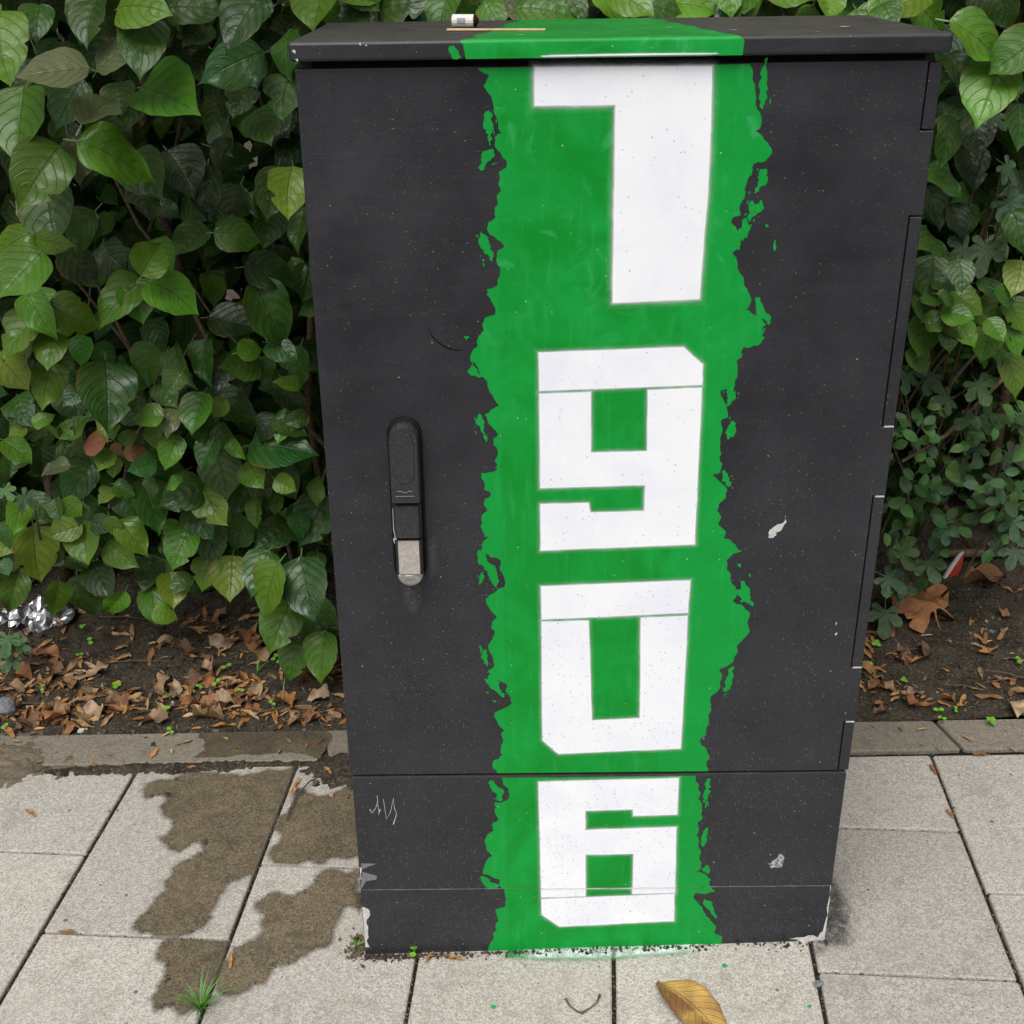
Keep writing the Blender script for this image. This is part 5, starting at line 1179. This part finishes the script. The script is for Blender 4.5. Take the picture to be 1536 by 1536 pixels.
for key, lab, rz in (('y1', 'lone orange winged seed on the leftmost pale slab', .9), ('y2', 'orange winged seed at the corner where two slab joints meet, left', 1.5), ('y3', 'small reddish seed in the slab joint beside the wet stain', .2), ('y4', 'long brown seed in the joint at the dirt heap by the cabinet', -.3), ('y6', 'orange seed lying along the kerb front on the left', 1.5), ('y7', 'orange seed wedged at the top of the wide slab joint, right', .1), ('y8', 'brown seed wedged halfway down the wide slab joint, right', .15), ('y9', 'flat orange seed against the kerb front at the right', 1.6), ('n3', 'pale brown seed on the damp dirt left of the cabinet', -.4), ('n1', 'twisted brown leaf on top of the dirt heap by the kerb', .6), ('c3', 'orange brown seed lying along the foot of the cabinet', 1.2), ('c2', 'dry orange sliver leaning over the joint at the cabinet foot', -.5)):
    x, y, _ = GP[key]
    lay('fallen_seed', rs.choice(SEEDM), x, y, .034, rz, rs.choice(SEEDC[:3]), .003 if key not in ('n3', 'n1') else .012, .12, label=lab, cat='seed')
for key, lab, L, col in (('orange', 'curled bright orange leaf on soil left of the cabinet', .055, (.48, .20, .045)), ('rust', 'large rust brown leaf under the hanging leaves left of cabinet', .085, (.33, .12, .04)), ('beige', 'pale pinkish beige crumpled leaf in the middle of the left soil', .055, (.42, .28, .19)), ('curl', 'dark brown rolled leaf beside the pale beige one', .07, (.17, .10, .06)), ('b2', 'flat beige brown leaf touching the kerb back on the left', .065, (.32, .20, .13)), ('b3', 'curled olive brown leaf touching the kerb back near the cabinet', .075, (.24, .16, .08)), ('g2', 'upright rust leaf near the kerb close to the cabinet', .05, (.38, .15, .05)), ('r2', 'long rust red leaf on the soil right of the cabinet', .05, (.27, .10, .045)), ('r3', 'dark brown leaf below the big orange brown maple leaf', .06, (.13, .075, .05)), ('r4', 'orange brown leaf against the cabinet right edge', .05, (.36, .16, .06)), ('r5', 'pale tan leaf at the kerb on the far right', .05, (.52, .40, .24)), ('r6', 'small ragged brown leaf near the right edge', .035, (.32, .15, .07)), ('yel', 'yellow and orange leaf under the drooping leaves left', .05, (.50, .27, .05)), ('bark', 'long brown curled leaf behind the big maple leaf', .13, (.24, .12, .06))):
    x, y, _ = GP[key]
    lay('dry_leaf', rs.choice(DRYM), x, y, L, {'bark': 1.4}.get(key, rs.uniform(0, 6.28)), col, .012, .3, label=lab, cat='leaf')

# fine chaff: broken bits of seed and leaf, too small to pick apart
def chaff(n, seed):
    r = np.random.default_rng(seed); V = []; F = []; T = []
    for i in range(n):
        x, y = litter_xy()
        if r.random() < .05: y = kerb_front(x) + r.uniform(-.01, .1)
        z = ground_z(x, y) + .003; L = r.uniform(.005, .016); w = L * r.uniform(.15, .5); a = r.uniform(0, 6.28); tl = r.uniform(-.5, .5)
        c, s_ = math.cos(a), math.sin(a)
        P = [(-L, 0, -tl * L * .3), (-L * .3, -w, 0), (L * .8, -w * .6, tl * L * .4), (L, w * .3, tl * L * .4), (.1 * L, w, .002), (-L * .6, w * .6, 0)]
        V += [(x + p * c - q * s_, y + p * s_ + q * c, z + k) for p, q, k in P]
        F.append(tuple(range(6 * i, 6 * i + 6)))
        T += [(*(np.array(SEEDC[r.integers(6)]) * r.uniform(.45, 1.1)), 1)] * 6
    me = bpy.data.meshes.new('leaf_chaff'); me.from_pydata(V, [], F)
    at = me.attributes.new('tint', 'FLOAT_COLOR', 'POINT'); at.data.foreach_set('color', np.array(T, np.float32).ravel())
    t = NT('chaff'); a_ = t.n('ShaderNodeAttribute'); a_.attribute_name = 'tint'
    t.bsdf(a_.outputs['Color'], .7, .25); me.materials.append(t.m); me.update()
    return props(link_mesh('leaf_chaff', me), 'fine brown chaff of broken seeds and leaves scattered over the soil', 'litter', None, 'stuff')
chaff(650, 91)
# the big maple leaf at the right
def big_maple():
    me = maple_mesh(77, M['dry']); bm = bmesh.new(); bm.from_mesh(me)
    bmesh.ops.subdivide_edges(bm, edges=bm.edges[:], cuts=2, use_grid_fill=True)
    for q in bm.verts:
        q.co.z += .09 * math.sin(q.co.x * 7 + 1) * math.cos(q.co.y * 6) + .03 * math.sin(q.co.x * 19 + q.co.y * 15)
        q.co.z += .25 * max(0, q.co.x) ** 2
    bm.to_mesh(me); bm.free(); return me
x, y, _ = GP['maple']
o = lay('fallen_maple_leaf', big_maple(), x, y - .05, .175, .35, (.36, .15, .06), .034, 0, label='large orange brown dead maple leaf on soil right of the cabinet', cat='leaf')
o.rotation_euler = (.45, .1, .5)
# the yellowing leaf on the front slab
x, y, _ = GP['front']
fl_me = mesh_np('fallen_leaf', *leaf_arrays(12, 26, [(0, .01), (.05, .10), (.2, .20), (.4, .245), (.6, .235), (.8, .16), (.93, .06), (1, .0)], 558, curl=.10, fold=.22, wav=.025, corr=.006, veins=11, petiole=False), M['dry2'])
o = lay('fallen_leaf', fl_me, x + .012, y - .016, .150, math.radians(222), (.46, .285, .075), .007, 0, label='yellow brown fallen leaf lying on the pale slab before the cabinet', cat='leaf')
o.rotation_euler = (.05, -.10, math.radians(216))
# twig on the slab
x, y, z0 = GP['twig']
e = empty('twig', (x, y, gz(x)), label='small curved brown twig lying on the slab before the cabinet', cat='twig')
mk('twig_stalk', *tube([(-.030, .014, .006), (-.024, .002, .004), (-.014, -.008, .003), (-.006, -.012, .003), (.006, -.004, .004), (.018, .006, .005), (.024, .020, .007)], [.0018, .0014, .0016, .0022, .0013, .0012, .0020], 6), M['bark'], e, smooth=True)
for key, lab in (('d1', 'round green paint drip on the slab left of the twig'), ('d2', 'round green paint drip on the slab above the fallen leaf'), ('d3', 'green paint drip on the slab right of the fallen leaf')):
    x, y, _ = GP[key]
    n = 14; rr = .0042 if key != 'd3' else .003
    v = [(0, 0, .0007)] + [(math.cos(6.2832 * i / n) * rr * rs.uniform(.9, 1.1), math.sin(6.2832 * i / n) * rr * rs.uniform(.9, 1.1), .0001) for i in range(n)]
    mk('paint_drip', v, [(0, 1 + i, 1 + (i + 1) % n) for i in range(n)], M['drop'], None, (x, y, gz(x) + .0009), label=lab, cat='paint drip')
# stones
def stone(name, key, s, mat, seed, **k):
    bm = bmesh.new(); bmesh.ops.create_icosphere(bm, subdivisions=2, radius=1)
    r = random.Random(seed)
    dirs = [Vector((r.gauss(0, 1), r.gauss(0, 1), r.gauss(0, 1))).normalized() for _ in range(9)]
    for q in bm.verts:
        for d in dirs:
            h = q.co.dot(d)
            if h > .72: q.co -= d * (h - .72)
        q.co = Vector((q.co.x * s[0], q.co.y * s[1], q.co.z * s[2]))
    me = bpy.data.meshes.new(name); bm.to_mesh(me); bm.free(); me.materials.append(mat)
    x, y, _ = GP[key] if isinstance(key, str) else (*key, 0)
    o = link_mesh(name, me, None, (x, y, ground_z(x, y) + s[2] * .55)); o.rotation_euler = (0, 0, r.uniform(0, 6))
    return props(o, **k)
stone('stone', 'rock', (.026, .022, .026), M['rock'], 4, label='angular grey stone on the soil at the left edge', cat='stone')
stone('pebble', 'pebble', (.011, .007, .006), M['chip'], 5, label='small white pebble by the kerb back at the left', cat='pebble')
stone('pebble', 'pb2', (.010, .007, .0035), M['rock'], 6, label='flat grey stone chip at the slab joint below the cabinet right corner', cat='pebble')
stone('pebble', 'n2', (.008, .007, .006), M['bark'], 7, label='round brown pebble on the dirt beside the cabinet', cat='pebble')
stone('pebble', 'n4', (.008, .006, .004), m_simple('pinkish_stone', (.35, .2, .14), (.45, .28, .2), 90), 8, label='pinkish pebble on the damp dirt beside the cabinet', cat='pebble')
for i in range(26):
    x, y = litter_xy()
    s = rs.uniform(.003, .007)
    stone('pebble', (x, y), (s * 1.3, s, s * .7), M['rock'] if i % 3 else M['chip'], 60 + i, label='tiny %s pebble %s' % ('grey' if i % 3 else 'white', where(x, y)), cat='pebble', group='tiny pebbles on the soil')

# foil
x, y, _ = GP['foil']; y -= .075; x += .01
v, f = grid_sheet(-.11, .10, -.065, .085, .0075, lambda X, Y: np.abs(vnoise(X, Y, 22, 61, 2) - .5) * .11 + np.abs(vnoise(X, Y, 48, 62, 1) - .5) * .022 + .042 * np.exp(-(X / .07) ** 2 - ((Y - .02) / .05) ** 2) - .012)
sel = vnoise(v[:, 0], v[:, 1], 16, 63, 3) * .5 + (1 - (v[:, 0] / .11) ** 2 - ((v[:, 1] - .01) / .07) ** 2) > .16
vv = v.copy(); vv[:, :2] += np.random.default_rng(3).normal(0, .0011, (len(v), 2))
f = [q for q in f if all(sel[i] for i in q)]
mk('foil', vv, f, M['foil'], None, (x, y, ground_z(x, y) + .004), label='crumpled silver foil lying under the hedge at the left edge', cat='foil')
# wrapper
x, y, _ = GP['wrapper']
wr = empty('wrapper', (x, y, ground_z(x, y)), rz=.1, label='torn red and white wrapper lying under the shrub at right', cat='wrapper')
mk('white_fold', *loft([([(-.024, .0), (-.018, -.004), (.008, .050), (.018, .070), (.006, .062), (-.012, .030)], .004), ([(-.024, .0), (-.018, -.004), (.008, .050), (.018, .070), (.006, .062), (-.012, .030)], -.002)]), M['paper'], wr)
mk('red_fold', *loft([([(-.012, .0), (.010, -.006), (.020, .020), (.022, .066), (.010, .046), (-.002, .022)], .008), ([(-.012, .0), (.010, -.006), (.020, .020), (.022, .066), (.010, .046), (-.002, .022)], .003)]), M['red'], wr)
# fallen stick
x, y, _ = GP['stick']
e = empty('fallen_stick', (x, y, ground_z(x, y)), label='thick weathered brown stick lying under the shrub at right', cat='stick')
mk('bark_stick', *tube([(-.12, .0, .022), (-.05, .004, .020), (.02, -.004, .024), (.09, .003, .02), (.20, 0, .018)], [.008, .0115, .011, .0115, .010], 8), M['bark'], e, smooth=True)
rr = random.Random(9)
for i in range(16):
    x, y = litter_xy()
    a = rr.uniform(-.6, .6); L = rr.uniform(.03, .09); h = ground_z(x, y) + .006
    mk('twig', *tube([(-L * math.cos(a), -L * math.sin(a), 0), (0, .004, .004), (L * math.cos(a), L * math.sin(a), .002)], [.0012, .0016, .0008], 5), M['bark'], None, (x, y, h), label='thin dry twig lying %s' % where(x, y), cat='twig', group='thin dry twigs on the soil')
e = empty('twig', (-.16, .44, gz(-.16) + .004), label='long dark root curving over the damp dirt left of the cabinet', cat='twig')
mk('root', *tube([(.03, .03, .008), (.008, .012, .008), (-.012, -.025, .005), (-.020, -.07, .003), (-.022, -.10, .002)], [.0012, .0018, .002, .0017, .001], 5), M['bark'], e, smooth=True)

# seedlings: two round seed leaves on a thread of a stalk
def cot(a, r, z):
    n = 9
    c = (math.cos(a) * r * 1.05, math.sin(a) * r * 1.05)
    v = [(c[0], c[1], z - .0006)] + [(c[0] + math.cos(6.283 * i / n) * r, c[1] + math.sin(6.283 * i / n) * r * .92, z + .0004) for i in range(n)]
    return v, [(0, 1 + i, 1 + (i + 1) % n) for i in range(n)]
protos = []
for i, (x, y) in enumerate(SEED):
    h = rs.uniform(.010, .016)
    e = empty('seedling', (x, y, ground_z(x, y)), rz=rs.uniform(0, 6.28), label='tiny %s green seedling %s' % ('two leaved' if i % 4 else 'three leaved', where(x, y)), cat='seedling', group='seedlings in the soil by the kerb')
    e.rotation_euler = (rs.uniform(.2, .5), rs.uniform(-.2, .2), rs.uniform(-.8, .8))
    rr0 = rs.uniform(.0040, .0062)
    mk('stalk', *tube([(0, 0, -.004), (.001, 0, h * .5), (0, 0, h)], [.0008, .0007, .0006], 5), M['seedling'], e)
    a = rs.uniform(0, 3.14)
    for k in range(2 if i % 4 else 3):
        mk('seed_leaf', *cot(a + k * (3.1416 if i % 4 else 2.09), rr0, h), M['seedling'], e)
def tuft(key, n, Lr, seed, spread, label):
    r = random.Random(seed); x, y, _ = GP[key]
    e = empty('grass_tuft', (x, y, ground_z(x, y) - .002), label=label, cat='grass')
    for _ in range(n):
        a = r.uniform(0, 6.283); L = r.uniform(*Lr); o = r.uniform(.3, 1.0) * spread; w = r.uniform(.0009, .0018)
        v = []; f = []
        for k in range(6):
            t = k / 5
            cx, cy, cz = math.cos(a) * o * L * t ** 1.4, math.sin(a) * o * L * t ** 1.4, L * (t - .45 * o * t ** 2.2)
            ww = w * (1 - t ** 2) + .0001
            v += [(cx - math.sin(a) * ww, cy + math.cos(a) * ww, cz), (cx, cy, cz - ww * .5), (cx + math.sin(a) * ww, cy - math.cos(a) * ww, cz)]
            if k: f += [(3 * k - 3, 3 * k - 2, 3 * k + 1, 3 * k), (3 * k - 2, 3 * k - 1, 3 * k + 2, 3 * k + 1)]
        mk('blade', v, f, M['grass'], e, smooth=True)
tuft('tuft', 34, (.035, .075), 1, 1.0, 'bright grass tuft growing in the slab joint at the bottom left')
tuft('g1', 5, (.04, .06), 2, .7, 'few grass blades in the soil behind the kerb, left')
tuft('g2', 6, (.05, .08), 3, .8, 'taller grass blades in soil close to the cabinet')
tuft('g3', 4, (.04, .06), 4, .9, 'sparse grass blades under the hedge near the beige leaf')
tuft('c1', 4, (.018, .032), 5, .5, 'tiny grass blades at the joint by the cabinet foot')
v, f = lumps(160, lambda r: (-.012 + r.normal(0, .012), .012 + r.normal(0, .016), gz(0) + .001 + abs(r.normal(0, .002))), .001, .0042, 19)
props(mk('corner_debris', v, f, M['bark']), 'brown debris gathered at the front left corner of the cabinet', 'debris', None, 'stuff')
lay('dry_leaf', DRYM[3], -.016, .034, .030, 1.0, (.20, .09, .045), .006, .3, label='small curled brown leaf at the cabinet front left corner', cat='leaf')
tuft('c4', 12, (.012, .026), 6, 1.2, 'withered grass tuft at the bottom left corner of the cabinet')
x, y, _ = GP['c1']
e = empty('seedling', (x - .002, y - .004, gz(x)), label='green seedling at the cabinet foot by the slab joint', cat='seedling')
mk('seed_leaf', *cot(1.5, .006, .014), M['seedling'], e); mk('seed_leaf', *cot(4.6, .006, .010), M['seedling'], e)
mk('stalk', *tube([(0, 0, -.004), (0, 0, .006), (0, 0, .012)], [.0008, .0007, .0006], 5), M['seedling'], e)
# crumbs along the cabinet foot
def pos_foot(r):
    x = min(r.exponential(.14), .75) if r.random() < .75 else r.uniform(0, .76)
    return (x, -.002 - abs(r.normal(0, .006)), gz(x) + .001 + abs(r.normal(0, .0015)))
v, f = lumps(1000, pos_foot, .0007, .0032, 14)
props(mk('foot_debris', v, f, M['soil']), 'line of dark crumbs gathered along the cabinet foot', 'debris', None, 'stuff')
def pos_grit(r):
    x = r.uniform(-.95, 1.3); y = r.uniform(-.2, .5)
    if 0 < x < .75 and y > -.01: return (x, -.02, gz(x))
    return (x, y, gz(x) + .0004)
v, f = lumps(260, pos_grit, .0004, .0014, 15)
props(mk('slab_grit', v, f, M['soil']), 'scattered grains of dark grit on the pale slabs', 'grit', None, 'stuff')
# overspray on the paving round the cabinet; on its right also painted shadow
def spray(key, poly, mat, fringe):
    poly = inset_slab(poly, key)
    if len(poly) > 2: sheet('overspray_or_shadow', poly, topslab(key, .0012 if mat is not M['sprayg'] else .0010), mat, SLABS[key][0], fringe)
KK = {}
for key in SLABS:
    if key[0] in (6, 7, 5) : KK[key] = 1
for key in KK:
    spray(key, [(.27, -.014), (.38, -.018), (.50, -.012), (.545, -.006), (.545, .0), (.27, -.004)], M['sprayw'], .010)
    spray(key, [(.235, -.012), (.30, -.020), (.40, -.022), (.45, -.016), (.52, -.012), (.52, .0), (.235, -.002)], M['sprayg'], .010)
for key in ((7, 0), (7, 1)):
    spray(key, [(.742, -.010), (.775, .0), (.795, .05), (.79, .14), (.765, .22), (.748, .12), (.744, .03)], M['spray_shadow'], .026)  # dark overspray mixed with the cabinet's soft shadow, painted on the slab
for key in ((4, 0), (4, 1)):
    spray(key, [(-.002, .10), (-.018, .12), (-.03, .16), (-.012, .17), (-.002, .16)], M['spray_shadow'], .015)
